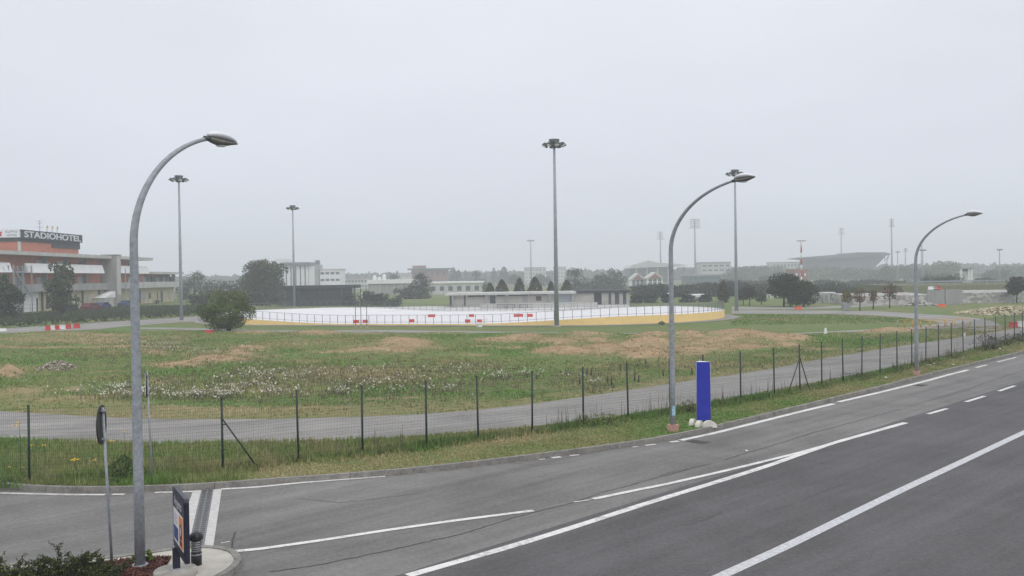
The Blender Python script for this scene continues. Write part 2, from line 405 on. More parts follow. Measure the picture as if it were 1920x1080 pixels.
# kerb stones: thing-free structure, real step with joints
def offset(P, d):
    P = np.asarray(P); t = np.gradient(P, axis=0); t /= np.linalg.norm(t, axis=1)[:, None]
    return P + np.c_[-t[:, 1], t[:, 0]] * d
km = NT('kerb_stones'); kv = km.pos(); kn = km.noise(2.0, 5, 0.7, kv); kn2 = km.noise(16, 4, 0.7, kv)
kc = km.mix(km.rng(km.math('ADD', km.math('MULTIPLY', kn, 0.6), km.math('MULTIPLY', kn2, 0.4)), 0.33, 0.66, 0, 1), (0.13, 0.125, 0.115), (0.32, 0.31, 0.285))
km.done(kc, 0.9, 0, 0.2)
b = MB(); KI = resample(offset(KERB, 0.075), 1200); L = np.r_[0, np.cumsum(np.hypot(*np.diff(KI, axis=0).T))]
s = 20.0; rr = random.Random(3)
while s < L[-1] - 2 and s < 130:
    ln = 2.0 if s > 33 else 1.0; g_ = 0.012; ss = np.linspace(s, s + ln - g_, 3)
    q = [(np.interp(u, L, KI[:, 0]), np.interp(u, L, KI[:, 1])) for u in ss]
    b.ribbon(q, 0.15, 0.172 + rr.uniform(-0.004, 0.004), -0.01); s += ln
tag(b.build('kerb', km.m), kind='structure')
b = MB(); b.ribbon([tuple(p) for p in resample(KI[150:], 300)], 0.13, 0.155, -0.01); tag(b.build('kerb_bedding', M['seam']), kind='structure')

# tracks ------------------------------------------------------------
def strip(up, lo, z, name, mat_, n=160, sm=2):
    U = smooth(resample([G(*p, GZ) for p in up], n), sm); W = smooth(resample([G(*p, GZ) for p in lo], n), sm)
    V = [(p[0], p[1], z) for p in W] + [(p[0], p[1], z) for p in U]
    o = MB().add(V, [(i, i + 1, n + i + 1, n + i) for i in range(n - 1)]).build(name, mat_); tag(o, kind='structure')
    return U, W
NT_UP = [(-500, 742), (-200, 757), (0, 772), (100, 777), (200, 783.5), (300, 786.5), (420, 787), (560, 785.5), (680, 782), (800, 777), (900, 769), (1000, 758), (1100, 743.5), (1180, 731.5), (1260, 719.5),
         (1389, 701), (1450, 691.5), (1540, 673.5), (1610, 662), (1700, 647.5), (1800, 633), (1870, 622), (1950, 609), (2100, 590), (2400, 566)]
NT_LO = [(-500, 795), (-200, 812), (0, 826), (100, 829.5), (200, 832.5), (300, 833.5), (420, 833), (560, 830), (680, 825), (740, 822), (850, 813), (960, 803), (1050, 796.5), (1100, 789), (1180, 777), (1260, 765),
         (1389, 745), (1450, 733), (1540, 716), (1620, 701), (1700, 685), (1760, 672.5), (1827, 658), (1920, 636), (2000, 620), (2150, 597), (2400, 572)]
TU, TL = strip(NT_UP, NT_LO, 0.135, 'track', M['track'], 260, 4)
strip([(1372, 581.5), (1440, 582), (1560, 582.5), (1640, 583.5), (1720, 588), (1800, 593), (1848, 599.5), (1866, 604), (1874, 609), (1880, 617)],
      [(1372, 588), (1440, 588.5), (1560, 589), (1640, 591.5), (1715, 597), (1752, 603), (1772, 609), (1790, 614.5), (1830, 618), (1852, 621)], 0.135, 'track', M['track'])
strip([(1772, 606), (1755, 608), (1700, 613.5), (1620, 618.5), (1540, 622.5), (1440, 627), (1300, 625.8), (1180, 624.8), (1040, 623.8), (960, 622.3), (900, 621.3), (760, 619.8), (690, 618.5), (600, 620.2), (480, 619), (430, 617), (350, 614.8), (250, 614)],
      [(1800, 615.5), (1750, 616.5), (1700, 618.5), (1620, 622), (1540, 625.8), (1440, 629.8), (1300, 628), (1180, 627), (1040, 626), (960, 625), (900, 624.5), (760, 624.2), (690, 624.5), (600, 624.8), (480, 623.6), (430, 621.8), (350, 618.8), (250, 616.8)], 0.139, 'path', M['track'])
strip([(-200, 630), (0, 616.5), (120, 609), (240, 601.5), (340, 595), (420, 589.5)], [(-200, 642), (0, 626.5), (100, 621.5), (180, 617.8), (250, 611), (340, 604.5), (440, 598)], 0.143, 'road', M['track'])
strip([(1372, 575), (1460, 576), (1540, 575), (1640, 571), (1720, 570)], [(1372, 580.5), (1480, 580), (1540, 579), (1600, 576.5), (1660, 573), (1720, 572)], 0.135, 'pavement', M['track'])
strip([(600, 577), (860, 574), (1180, 571.5)], [(600, 588), (860, 588), (1180, 584)], 0.135, 'pavement', M['hgrey2'], 40)

# rink geometry (needed by the ground mask) -------------------------
CR = np.array((9.8, 129.6)); CL = np.array((-26.2, 140.6)); RR = 20.0
UL = (CL - CR) / np.linalg.norm(CL - CR); NL = np.array((UL[1], -UL[0]))   # NL points away from the camera
if NL[1] < 0: NL = -NL
def capsule(r, n=200):
    """closed outline: near straight first, going left->right is reversed; returns points and 'curve' weight"""
    P = []; Wt = []; Ls = np.linalg.norm(CL - CR); per = 2 * Ls + 2 * math.pi * RR
    for i in range(n):
        s_ = per * i / n
        if s_ < Ls: p = CR + UL * s_ - NL * r; w = 0
        elif s_ < Ls + math.pi * RR:
            an = (s_ - Ls) / RR; p = CL - NL * r * math.cos(an) + UL * r * math.sin(an); w = math.sin(an)
        elif s_ < 2 * Ls + math.pi * RR: u = s_ - Ls - math.pi * RR; p = CL - UL * u + NL * r; w = 0
        else:
            an = (s_ - 2 * Ls - math.pi * RR) / RR; p = CR + NL * r * math.cos(an) - UL * r * math.sin(an); w = math.sin(an)
        u0 = s_
        d0 = min(abs(s_ - Ls / 2), per - abs(s_ - Ls / 2)) ; d1 = abs(s_ - (1.5 * Ls + math.pi * RR))
        k = min(1, max(0, (min(d0, d1) - Ls * 0.22) / 22)); k = k * k * (3 - 2 * k)
        P.append(p); Wt.append(k)
    return np.array(P), np.array(Wt)

# field sheet --------------------------------------------------------
FX = np.r_[np.arange(-170, -42, 1.6), np.arange(-42, 60, 0.42), np.arange(60, 150, 1.2), np.arange(150, 330, 5)]
YK = np.interp(FX, offset(KERB, 0.12)[:, 0], offset(KERB, 0.12)[:, 1])
tt = [0.0]
st_ = 0.22
while tt[-1] < 420: tt.append(tt[-1] + st_); st_ = min(st_ * 1.018, 6)
tt = np.array(tt)
Xg = np.repeat(FX[None], len(tt), 0); Yg = YK[None] + tt[:, None]
Fz = (Yg * Fw.y - CAM_H * Fw.z)
def projv(X, Y, Z):
    dz = Z - CAM_H; f = Y * Fw.y + dz * Fw.z; f = np.maximum(f, 1)
    return 960 + FPX * (X * Rt.x + Y * Rt.y + dz * Rt.z) / f, 540 - FPX * (X * Up.x + Y * Up.y + dz * Up.z) / f
DIRT = [(1104,628,52,5,1,.75),(1040,646,36,5,.9,.55),(1110,644,32,5,.7,.45),(980,636,45,7,.7,.4),(1135,656,38,6,.9,.55),(1055,667,58,9,1,.75),(1215,648,48,5,.9,.6),
        (1210,675,50,9,1,.8),(1300,662,48,5,.8,.4),(1222,635,48,6,.9,.6),(1295,635,42,6,.9,.7),(1385,635,68,6,1,.85),(1470,640,45,7,1,.6),(1390,657,58,4,.8,.3),
        (1475,650,30,4,.8,.2),(1655,623,62,4.5,1,.7),(1560,627,60,3,.7,.3),(475,656,48,4,.8,.4),(410,681,60,5,.9,.5),(447,670,24,6,.9,.6),(330,688,60,5,.8,.3),(700,662,72,5,.9,.4),
        (765,647,46,7,.9,.55),(590,627,46,4,.9,.45),(470,626,40,3,.8,.3),(945,641,62,5,.7,.35),(850,628,60,3,.6,.2),(700,630,50,3,.5,.2),(12,706,22,9,1,.8),(295,664,32,6,.6,.2),
        (160,630,170,5,.55,.25),(-60,660,60,12,.5,.4),(640,676,40,3,.5,.2),(900,655,50,4,.5,.3),(545,640,50,3,.4,.3)]
DRY = [(140,652,150,3,.9),(40,734,48,5,.9),(138,730,24,4,.8),(165,744,50,3,.8),(90,749,24,4,.9),(295,716,30,3,.8),(330,766,48,5,.7),(455,768,42,6,.8),(580,765,95,4,.9),
       (745,748,75,2.5,.8),(830,768,44,3,.8),(1180,700,80,9,.35),(1540,656,50,3,.7),(1450,668,60,5,.45),(1300,690,90,8,.35),(200,640,200,8,.5),(650,700,160,12,.5),(480,730,200,16,.45),
       (900,690,120,10,.35),(1100,690,60,5,.4),(700,650,140,10,.4),(1250,655,150,16,.5),(1840,650,60,6,.5),(1500,604,90,2,.25),(1150,735,120,8,.4),(900,760,120,8,.45)]
PXg, PYg = projv(Xg, Yg, np.full_like(Xg, GZ))
dirt = np.zeros_like(Xg); dry = np.zeros_like(Xg); hh = np.zeros_like(Xg)
wob = vnoise(Xg, Yg, 6, 5) - 0.5
DIRT += [(620,660,60,6,.6,.1),(250,652,90,4,.6,.1),(560,682,60,5,.5,.1),(880,668,50,5,.5,.1),(60,690,60,6,.5,.1),(960,655,50,5,.6,.2),(200,700,70,4,.45,.1),(1180,662,170,16,.62,0),(1080,640,120,9,.55,0),(1340,645,140,10,.6,0),(420,668,110,12,.5,0),(740,655,80,8,.55,0),(100,640,150,9,.4,0),(1250,682,70,8,.55,0)]
for cx, cy, rx, ry, s1, h1 in DIRT:
    rx *= 1.15; ry *= 1.15
    q = ((PXg - cx + wob * 30) / rx) ** 2 + ((PYg - cy + wob * ry * .8) / ry) ** 2; e_ = np.exp(-q * 0.9)
    dirt = np.maximum(dirt, s1 * e_); hh = np.maximum(hh, h1 * np.exp(-q * 1.1))
for cx, cy, rx, ry, s1 in DRY:
    q = ((PXg - cx + wob * 30) / rx) ** 2 + ((PYg - cy) / ry) ** 2; dry = np.maximum(dry, min(1, s1 * 1.3) * np.exp(-q * 0.8))
mid = (TU + TL) / 2; halfw = np.hypot(*(TU - TL).T).mean() / 2
dist_t = pdist(Xg, Yg, [tuple(p) for p in mid[::4]]); hw = np.interp(Xg, mid[:, 0], np.hypot(*(TU - TL).T) / 2)
mask = sstep(dist_t - hw, 0.3, 3.0)
beyond = Yg > np.interp(Xg, mid[:, 0], mid[:, 1])
lowpath = smooth(resample([G(x, y, GZ) for x, y in [(1800, 612), (1700, 616), (1540, 624), (1440, 628), (1180, 626), (960, 623.5), (760, 622), (480, 621), (350, 617), (0, 622)]], 60), 2)
inner = Yg < np.interp(Xg, lowpath[::-1, 0], lowpath[::-1, 1]) - 2.0
m2 = sstep(np.interp(Xg, lowpath[::-1, 0], lowpath[::-1, 1]) - Yg, 1.2, 5)
rough = (vnoise(Xg, Yg, 9, 2) - 0.45) * 0.55 + (vnoise(Xg, Yg, 2.2, 3, 3) - 0.5) * 0.16
H = np.where(beyond, (hh + rough) * mask * m2, 0)
dk = Yg - YK[None]
verge = (~beyond)
H = H + np.where(verge, mask * sstep(dk, 0.2, 1.0) * (vnoise(Xg, Yg, 1.6, 8, 3) - 0.45) * 0.12, 0)
# low bank below the hotel
bank0 = np.interp(Xg, [-200, *[G(x, y, GZ)[0] for x, y in [(0, 616), (240, 601), (420, 589)]]], [118, *[G(x, y, GZ)[1] for x, y in [(0, 616), (240, 601), (420, 589)]]])
bk = np.where(Xg < -52, 0.55 * sstep(Yg - bank0, 1.5, 9) * sstep(-52 - Xg, 0, 8), 0)
H = H + bk
dry = np.where(verge, np.clip(0.45 - 0.28 * dk * 0.6, 0, 1) * (Xg > -14), dry)
dry = np.where((dist_t - hw < 1.6) & beyond, np.maximum(dry, 0.5), dry)
infield = beyond & ~inner
dirt = np.where(infield, 0, dirt * m2); dry = np.where(infield & (Yg > 0), np.clip(dry * 0.4 + 0.12, 0, 1), dry)
VX = np.c_[Xg.ravel(), Yg.ravel(), (GZ + H).ravel()]
ni, nj = Xg.shape; I = (np.arange(ni - 1)[:, None] * nj + np.arange(nj - 1)[None]).ravel()
FF = np.c_[I, I + 1, I + nj + 1, I + nj]
terr = npmesh('terrain', VX, FF, terrain_mat(), smooth=True, attrs={'dirt': dirt.ravel(), 'dry': dry.ravel()})
tag(terr, kind='structure')
def hz(x, y):
    """height of the ground sheet at points (arrays)"""
    x = np.atleast_1d(np.asarray(x, float)); y = np.atleast_1d(np.asarray(y, float))
    j = np.clip(np.searchsorted(FX, x) - 1, 0, nj - 2); fx = (x - FX[j]) / (FX[j + 1] - FX[j])
    yk = YK[j] * (1 - fx) + YK[j + 1] * fx; i = np.clip(np.searchsorted(tt, y - yk) - 1, 0, ni - 2); fy = np.clip((y - yk - tt[i]) / (tt[i + 1] - tt[i]), 0, 1)
    return GZ + (H[i, j] * (1 - fx) + H[i, j + 1] * fx) * (1 - fy) + (H[i + 1, j] * (1 - fx) + H[i + 1, j + 1] * fx) * fy
def lookup(A, x, y):
    j = np.clip(np.searchsorted(FX, x) - 1, 0, nj - 2); i = np.clip(np.searchsorted(tt, y - YK[j]) - 1, 0, ni - 2); return A[i, j]

# road markings -------------------------------------------------------
def line(px, w, z=0.009, n=40, sm=2, m_='paint', wear=None):
    P = smooth(resample([G(x, y) for x, y in px], n), sm); ww = w
    if wear: ww = [w * (1 + rr.uniform(-wear, wear)) for _ in range(n)]
    return [tuple(p) for p in P], ww
b = MB()
for px, w in [
    ([(765, 1080), (960, 1025), (1085, 986), (1210, 945), (1325, 910), (1440, 874), (1500, 852.5), (1562, 831), (1630, 812), (1698, 793)], 0.25),
    ([(440, 1034), (480, 1031), (600, 1014), (730, 994), (850, 977), (1000, 958)], 0.19),
    ([(1112, 936.5), (1176, 923), (1242, 910), (1340, 888), (1440, 864), (1500, 849), (1550, 835)], 0.19),
    ([(0, 925), (60, 926.5), (130, 928), (197, 928)], 0.16), ([(210, 927.5), (234, 927.3)], 0.14), ([(290, 924), (362, 922)], 0.15),
    ([(415, 917.5), (480, 914), (560, 906), (640, 899.5), (722, 893.5)], 0.19),
    ([(1256, 829.5), (1272, 827.5)], 0.2), ([(1276, 826), (1340, 812.5), (1440, 787.5), (1500, 772.5), (1563, 757.5)], 0.26),
    ([(1572, 754), (1650, 736), (1735, 715), (1775, 704), (1815, 694)], 0.26), ([(1830, 689.5), (1850, 684.5)], 0.2), ([(1870, 679), (1905, 670.5)], 0.15),
    ([(1034, 858.8), (1052, 857)], 0.2), ([(1068, 854.8), (1086, 853.2)], 0.13), ([(1186, 839), (1196, 837.6)], 0.12), ([(1210, 835.5), (1229, 833.5)], 0.16), ([(1011, 862), (1022, 861)], 0.1),
    ([(1740, 776.6), (1776, 766.4)], 0.2), ([(1811, 753.8), (1846, 743)], 0.2), ([(1873, 733.5), (1903, 723.5)], 0.2), ([(1925, 716), (1950, 708)], 0.2),
    ([(1076, 942), (1108, 937.5)], 0.07), ([(414, 1019), (431, 1016)], 0.05)]:
    P, ww = line(px, w, n=40 if len(px) > 2 else 6, wear=0.05); b.ribbon(P, ww, 0.0145 if px[0] == (1112, 936.5) else 0.012)
tag(b.build('road_markings', M['paint']), kind='structure')
m2_ = NT('worn_marking'); v_ = m2_.pos(); m2_.done(m2_.mix(m2_.rng(m2_.noise(9, 5, 0.75, v_), 0.3, 0.6, 0, 1), (0.34, 0.34, 0.35), (0.56, 0.57, 0.58)), 0.7)
b = MB(); P, ww = line([(1290, 1110), (1350, 1080), (1440, 1042.5), (1560, 983), (1680, 924), (1800, 868), (1920, 811), (2050, 754), (2300, 660)], 0.28, n=60); b.ribbon(P, ww, 0.012)
tag(b.build('road_markings', m2_.m), kind='structure')
b = MB()
sm_ = [(505, 1072), (600, 1059), (740, 1030), (870, 1000), (960, 972), (1035, 952), (1067, 945), (1135, 922), (1185, 909), (1235, 895), (1305, 876), (1330, 871)]
for seg in (sm_, [(1358, 862), (1400, 849), (1440, 838), (1465, 830), (1527, 811), (1602, 791), (1690, 767)], [(1700, 763), (1790, 737), (1860, 714), (1920, 694), (2000, 668)], [(434, 1028), (437, 1010), (441, 998)], [(1236, 893), (1262, 884), (1290, 880)], [(560, 935), (640, 943), (700, 936), (790, 925)], [(960, 868), (1010, 873), (1080, 866)], [(1500, 940), (1560, 915), (1600, 904)], [(1290, 985), (1330, 972), (1352, 960)]):
    P = resample([G(x, y) for x, y in seg], 90); P = P + (np.random.default_rng(4).random(P.shape) - .5) * 0.05
    kw_ = 1.0 if seg is sm_ or seg[0][0] > 1350 else .45; b.ribbon([tuple(p) for p in P], [(0.028 + 0.03 * rr.random()) * kw_ for _ in P], 0.007)
tag(b.build('road_seam', M['seam']), kind='structure')

# drain channel across the slip road ----------------------------------
def quad(pts, z): return [(*G(x, y), z) for x, y in pts]
b = MB(); b.add(quad([(322, 1035), (351, 1034), (377.5, 919.5), (362, 920.5)], 0.010), [(0, 1, 2, 3)]); b.add(quad([(381, 1033), (399, 1032), (416, 916.5), (400.5, 918)], 0.010), [(0, 1, 2, 3)])
cm = NT('channel_concrete'); v_ = cm.pos(); cm.done(cm.mix(cm.rng(cm.noise(6, 5, 0.7, v_), 0.3, 0.7, 0, 1), (0.40, 0.39, 0.37), (0.58, 0.575, 0.56)), 0.85)
tag(b.build('pavement', cm.m), kind='structure')
gr = thing('drain_grate', 'long slotted steel drain grate set across the slip road between two pale concrete bands', 'drain grate', (*G(375, 980), 0))
c0, c1, c2, c3 = [np.array(G(x, y)) for x, y in ((352, 1034), (380, 1033), (400, 918.2), (378, 919.5))]
b = MB(); b.add([(*c0, 0.008), (*c1, 0.008), (*c2, 0.008), (*c3, 0.008)], [(0, 1, 2, 3)]); b.build('frame', mat('grate_steel', (0.17, 0.175, 0.18), 0.6, 0.15, 8), gr, 'p')
b = MB()
for i in range(34):
    f0 = (i + 0.2) / 34; f1 = (i + 0.66) / 34
    for u0_, u1_ in ((0.10, 0.45), (0.55, 0.90)):
        q = [(c0 * (1 - u) + c1 * u) * (1 - f) + (c3 * (1 - u) + c2 * u) * f for u, f in ((u0_, f0), (u1_, f0), (u1_, f1), (u0_, f1))]
        b.add([(*p, 0.013) for p in q], [(0, 1, 2, 3)])
b.build('grating', M['black'], gr, 'p')
for px, py, w_, l_, lab in ((1308, 828.5, 0.5, 0.75, 'dark square drain cover in the road by the blue panel'), (1726, 722.5, 0.7, 0.5, 'dark drain cover at the kerb below the third curved street lamp')):
    x, y = G(px, py); b = MB(); b.obox((x, y, 0.006), w_, l_, 0.012, R(45))
    for k in range(5): b.obox((x + (k - 2) * 0.07, y + (k - 2) * 0.07, 0.0135), 0.02, l_ * .8, 0.003, R(45))
    tag(b.build('drain_cover', M['seam'], origin=(x, y, 0)), lab, 'drain cover')

# ================================================================== ISLAND
IS = [(453, 1060), (451, 1048), (440, 1040), (421, 1035), (400, 1032.5), (350, 1033.5), (290, 1043), (225, 1052), (100, 1063), (-80, 1072)]
ISW = [G(x, y) for x, y in IS]; base_ = [(-18, 19.3), (-18, 14), (-7.6, 14), (-6.6, 17.3), G(436, 1082), G(447, 1072)]
isl = resample(ISW + base_ + [ISW[0]], 120)[:-1]; isl = np.r_[smooth(np.r_[isl, isl[:1]], 2)[:-1]]
b = MB(); b.prism([tuple(p) for p in isl], -0.01, 0.115); o = b.build('pavement', M['conc']); tag(o, kind='structure')
ctr = isl.mean(0)
b = MB(); ring = np.r_[isl, isl[:1]]; area = sum(isl[i][0] * isl[(i + 1) % len(isl)][1] - isl[(i + 1) % len(isl)][0] * isl[i][1] for i in range(len(isl)))
rin = offset(ring, 0.07 if area > 0 else -0.07); rin[0] = rin[-1] = (rin[0] + rin[-1]) / 2
b.ribbon([tuple(p) for p in rin], 0.15, 0.14, -0.01); tag(b.build('kerb', km.m), kind='structure')
# mulch bed
mb = smooth(resample([G(x, y, .13) for x, y in [(322, 1043), (290, 1044), (235, 1047), (120, 1066), (-60, 1076), (-60, 1200), (230, 1200), (285, 1090), (312, 1062), (322, 1043)]], 60), 2)
b = MB(); b.poly([tuple(p) for p in mb[:-1]], 0.128); tag(b.build('mulch_bed', M['mulch']), 'red brown bark mulch around the foot of the tall near lamp post', 'mulch', kind='stuff')
N = 5000; px_ = RNG.uniform(150, 325, N); py_ = RNG.uniform(1044, 1095, N); W_ = np.array([G(x, y, .13) for x, y in zip(px_, py_)])
def inpoly(P, poly):
    x, y = P.T; c = np.zeros(len(P), bool); n = len(poly)
    for i in range(n):
        x0, y0 = poly[i]; x1, y1 = poly[(i + 1) % n]
        k = ((y0 > y) != (y1 > y)); c ^= k & (x < (x1 - x0) * (y - y0) / (y1 - y0 + 1e-12) + x0)
    return c
W_ = W_[inpoly(W_, mb[:-1])]; n = len(W_)
def flakes(C, size, tilt, col, name, mat_, **kw):
    n = len(C); a_ = RNG.uniform(0, 6.28, n); t1 = RNG.normal(0, tilt, n); s_ = size * RNG.uniform(.5, 1.4, n)
    u = np.c_[np.cos(a_), np.sin(a_), np.sin(t1)] * s_[:, None]; w = np.c_[-np.sin(a_), np.cos(a_), np.sin(RNG.normal(0, tilt, n))] * (s_ * 0.5)[:, None]
    V = np.stack([C - u - w, C + u - w, C + u + w, C - u + w], 1).reshape(-1, 3)
    return npmesh(name, V, np.arange(4 * n).reshape(n, 4), mat_, np.repeat(col, 4, 0), **kw)
mc = np.array([.10, .042, .033]) * RNG.uniform(.35, 1.7, (n, 1)); o = flakes(np.c_[W_, RNG.uniform(.133, .16, n)], 0.028, 0.5, mc, 'mulch_chips', M['blade'])
tag(o, 'scattered reddish bark chips lying on the mulch bed', 'mulch', kind='stuff')
# ================================================================== SKATING RINK
rk = thing('skating_rink', 'white outdoor skating rink with banked bends and a low yellow outer wall', 'skating rink', (CR[0], CR[1], GZ))
NCAP = 240
Cin, Wc = capsule(RR - 6, NCAP); Cmid, _ = capsule(RR - 0.22, NCAP); Cout, _ = capsule(RR, NCAP); Cap, _ = capsule(RR + 1.9, NCAP)
hb = 0.10 + 0.85 * Wc          # height of the banking's outer edge above ground
b = MB(); b.poly([tuple(p) for p in Cin], GZ + 0.05)
b.build('rink_floor', M['rink'], rk, 'p')
b = MB()
def ringband(b, A, za, B, zb):
    n = len(A); vs = [(*A[i], za[i]) for i in range(n)] + [(*B[i], zb[i]) for i in range(n)]
    b.add(vs, [(i, n + i, n + (i + 1) % n, (i + 1) % n) for i in range(n)], True)
nb = 6
for k in range(nb):
    f0, f1 = k / nb, (k + 1) / nb; g0, g1 = f0 ** 1.6, f1 ** 1.6
    A, B = Cin * (1 - f0) + Cmid * f0, Cin * (1 - f1) + Cmid * f1
    ringband(b, A, GZ + 0.05 + hb * g0, B, GZ + 0.05 + hb * g1)
b.build('banking', M['rink'], rk, 'p')
b = MB(); zt = GZ + 0.10 + hb
ringband(b, Cout, zt, Cout, np.full(NCAP, GZ - 0.1)); b.build('outer_wall', M['yellow'], rk, 'p')
b = MB(); ringband(b, Cmid, GZ + 0.04 + hb, Cmid, zt); ringband(b, Cmid, zt, Cout, zt); b.build('wall_coping', M['rink'], rk, 'p')
b = MB(); n = NCAP; vs = [(*Cap[i], GZ + 0.045) for i in range(n)] + [(*Cout[i], GZ + 0.05) for i in range(n)]
b.add(vs, [(i, (i + 1) % n, n + (i + 1) % n, n + i) for i in range(n)]); b.build('apron', M['track'], rk, 'p')
# railing on the wall
rf = thing('rink_fence', 'thin grey metal railing standing on the yellow rink wall', 'railing', (CR[0], CR[1], GZ))
Cr, _ = capsule(RR - 0.11, 4000); per_ = np.r_[0, np.cumsum(np.hypot(*np.diff(np.r_[Cr, Cr[:1]], axis=0).T))]; Lr = per_[-1]
def cap_at(s):
    s %= Lr; i = min(int(np.searchsorted(per_, s)) - 1, 3999); i = max(i, 0); f = (s - per_[i]) / max(per_[i + 1] - per_[i], 1e-9)
    p = Cr[i] * (1 - f) + Cr[(i + 1) % 4000] * f; z = np.interp((i + f) / 4000 * NCAP, np.arange(NCAP + 1), np.r_[zt, zt[:1]]); return p, z
far_b = MB(); npost = int(Lr / 1.12); near = 0
pm = None
for i in range(npost):
    p, z = cap_at(i * Lr / npost)
    isnear = np.dot(p - (CR + CL) / 2, NL) < 2.5
    if isnear and near < 98:
        q = MB(); q.box(-.028, -.028, 0, .028, .028, 1.12)
        if pm is None: o = q.build('post', M['railc'], rf); pm = o
        else: o = pm.copy(); COL.objects.link(o); o.parent = rf
        o.location = (p[0] - CR[0], p[1] - CR[1], z - GZ); near += 1
    else: far_b.box(p[0] - .028, p[1] - .028, z, p[0] + .028, p[1] + .028, z + 1.12)
tag(far_b.build('far_posts', M['railc'], rf, 'p'), kind='stuff')
for hh_, nm in ((1.12, 'top_rail'), (0.22, 'bottom_rail')):
    b = MB(); pp = [cap_at(i * Lr / 500) for i in range(501)]; b.tube([(p[0], p[1], z + hh_) for p, z in pp], 0.022, 5, False); b.build(nm, M['railc'], rf, 'p')
b = MB()
for i in range(1300):
    p, z = cap_at(i * Lr / 1300); b.add([(p[0] - .004, p[1], z + .2), (p[0] + .004, p[1], z + .2), (p[0] + .004, p[1], z + 1.12), (p[0] - .004, p[1], z + 1.12)], [(0, 1, 2, 3)])
b.build('wire_infill', M['railc'], rf, 'p')

# red and white plastic road barriers
def barrier(L_=1.5, hgt=0.5, d=.38): 
    b = MB(); b.xprism([(-d / 2, 0), (d / 2, 0), (d / 2, .12), (.09, .3), (.08, hgt), (-.08, hgt), (-.09, .3), (-d / 2, .12)], 'x', -L_ / 2, L_ / 2); return b
def put_barrier(px, py, colr, label, wpx=None, z=GZ, rz=0, hgt=.5, Y=None, grp=None):
    if Y is None: x, y = G(px, py, z)
    else: x, y = XA(px, Y, py), Y
    L_ = (wpx or 18) / FPX * y
    o = barrier(L_, hgt).build('plastic_barrier', M[colr]); o.location = (x, y, z); o.rotation_euler = (0, 0, rz)
    return tag(o, label, 'barrier', grp)
gb = 'red and white plastic barriers at the far left track'
for i, (px, py, c_, w_, l_) in enumerate([(90, 621.2, 'red', 8.5, 'first red barrier of the row on the track below the hotel bank'), (98.5, 620.5, 'white', 8, 'white barrier between the first two red ones below the hotel bank'),
        (106.5, 620, 'red', 8.5, 'middle red barrier of the joined row below the hotel bank'), (116.5, 619.4, 'white', 12, 'longer white barrier in the joined row below the hotel bank'),
        (127.5, 618.6, 'red', 10, 'red barrier ending the joined row below the hotel bank'), (144, 617.2, 'red', 11, 'red barrier standing alone just past the joined row')]):
    put_barrier(px, py - 1.5, c_, l_, w_, hgt=.62, grp=gb)
put_barrier(5, 621.5, 'white', 'white barrier at the frame edge below the dark tree', 14, hgt=.4)
put_barrier(392, 626, 'red', 'low red barrier at the path just before the big bush', 15, hgt=.42)
gr_ = 'red and white barriers on the rink'
for px, py, c_, w_, l_ in [(668, 607.3, 'red', 10, 'red barrier on the rink behind the three flagpoles, first of the trio'), (676, 606.8, 'white', 7, 'white barrier between two red ones behind the flagpoles'),
        (685, 607, 'red', 9, 'red barrier on the rink just past the third flagpole'), (772, 606, 'red', 10, 'single red barrier near the rink railing, mid rink'),
        (877, 606.5, 'red', 10, 'red barrier at the rink railing left of the white low one'), (888, 606.5, 'white', 10, 'white low barrier between two red ones at the rink railing'), (899, 606.5, 'red', 9, 'red barrier at the rink railing ending the red and white trio'),
        (910, 606, 'white', 11, 'white barrier after the red and white trio at the rink railing')]:
    put_barrier(px, py - 1.5, c_, l_, w_, grp=gr_, z=GZ + .2, hgt=.42)
for px, py, c_, w_, l_ in [(797, 595, 'white', 11, 'white barrier on the far side of the rink floor'), (808, 594.5, 'red', 16, 'wide red barrier on the far side of the rink floor'), (884, 594.3, 'red', 10, 'red barrier alone on the rink floor near its middle'),
        (893, 594.3, 'white', 8, 'small white barrier touching the lone red one mid rink'), (972, 594, 'red', 18, 'wide red barrier before the tall mast on the rink floor'), (985, 594, 'white', 7, 'short white barrier between the last two red ones on the rink floor'), (994, 594, 'red', 10, 'last red barrier of the rink floor before the tall mast')]:
    put_barrier(px, py + 0.0, c_, l_, w_, grp=gr_, z=GZ + .05, hgt=.42)
put_barrier(1900, 614.5, 'red', 'red barrier at the right end of the near track', 14, hgt=.62); put_barrier(1922, 613.5, 'white', 'white barrier joined to the red one at the right end of the near track', 28, hgt=.66)
put_barrier(1497, 580.5, 'orangered', 'orange barrier on the path under the broad round trees', 13, hgt=.5, rz=.2)
put_barrier(1766, 575.5, 'orangered', 'crumpled orange barrier at the foot of the grey panel wall', 14, hgt=.5, rz=-.2)

# three thin flagpoles
fps = [(667, 533, 613), (677, 533, 613.5), (688, 537, 614)]
for i, (px, yt, yb) in enumerate(fps):
    x, y = G(px, yb, GZ); zt_ = ZA(px, yt, y)
    t_ = thing('flagpole', ['thin flagpole nearest the bush of the three at the rink edge, no flag', 'middle thin flagpole of the three at the rink edge, carrying the flag', 'shorter thin flagpole nearest the mast side of the three'][i], 'flagpole', (x, y, GZ), 'flagpoles at the rink edge')
    MB().cyl(x, y, GZ - .1, zt_, .045, 8, .03).build('pole', M['dsteel'], t_, 'p'); MB().lathe([(0, .05), (.05, 0), (0, -.05)], 8, (x, y, zt_ + .04)).build('finial', M['white'], t_, 'p')
    MB().cyl(x, y, GZ - .05, GZ + .1, .13, 8).build('base', M['conc'], t_, 'p')
x, y = G(677, 613.5, GZ)
fl = thing('hanging_flag', 'limp green, white and red flag hanging from the middle flagpole', 'flag', (x, y, 4.6))
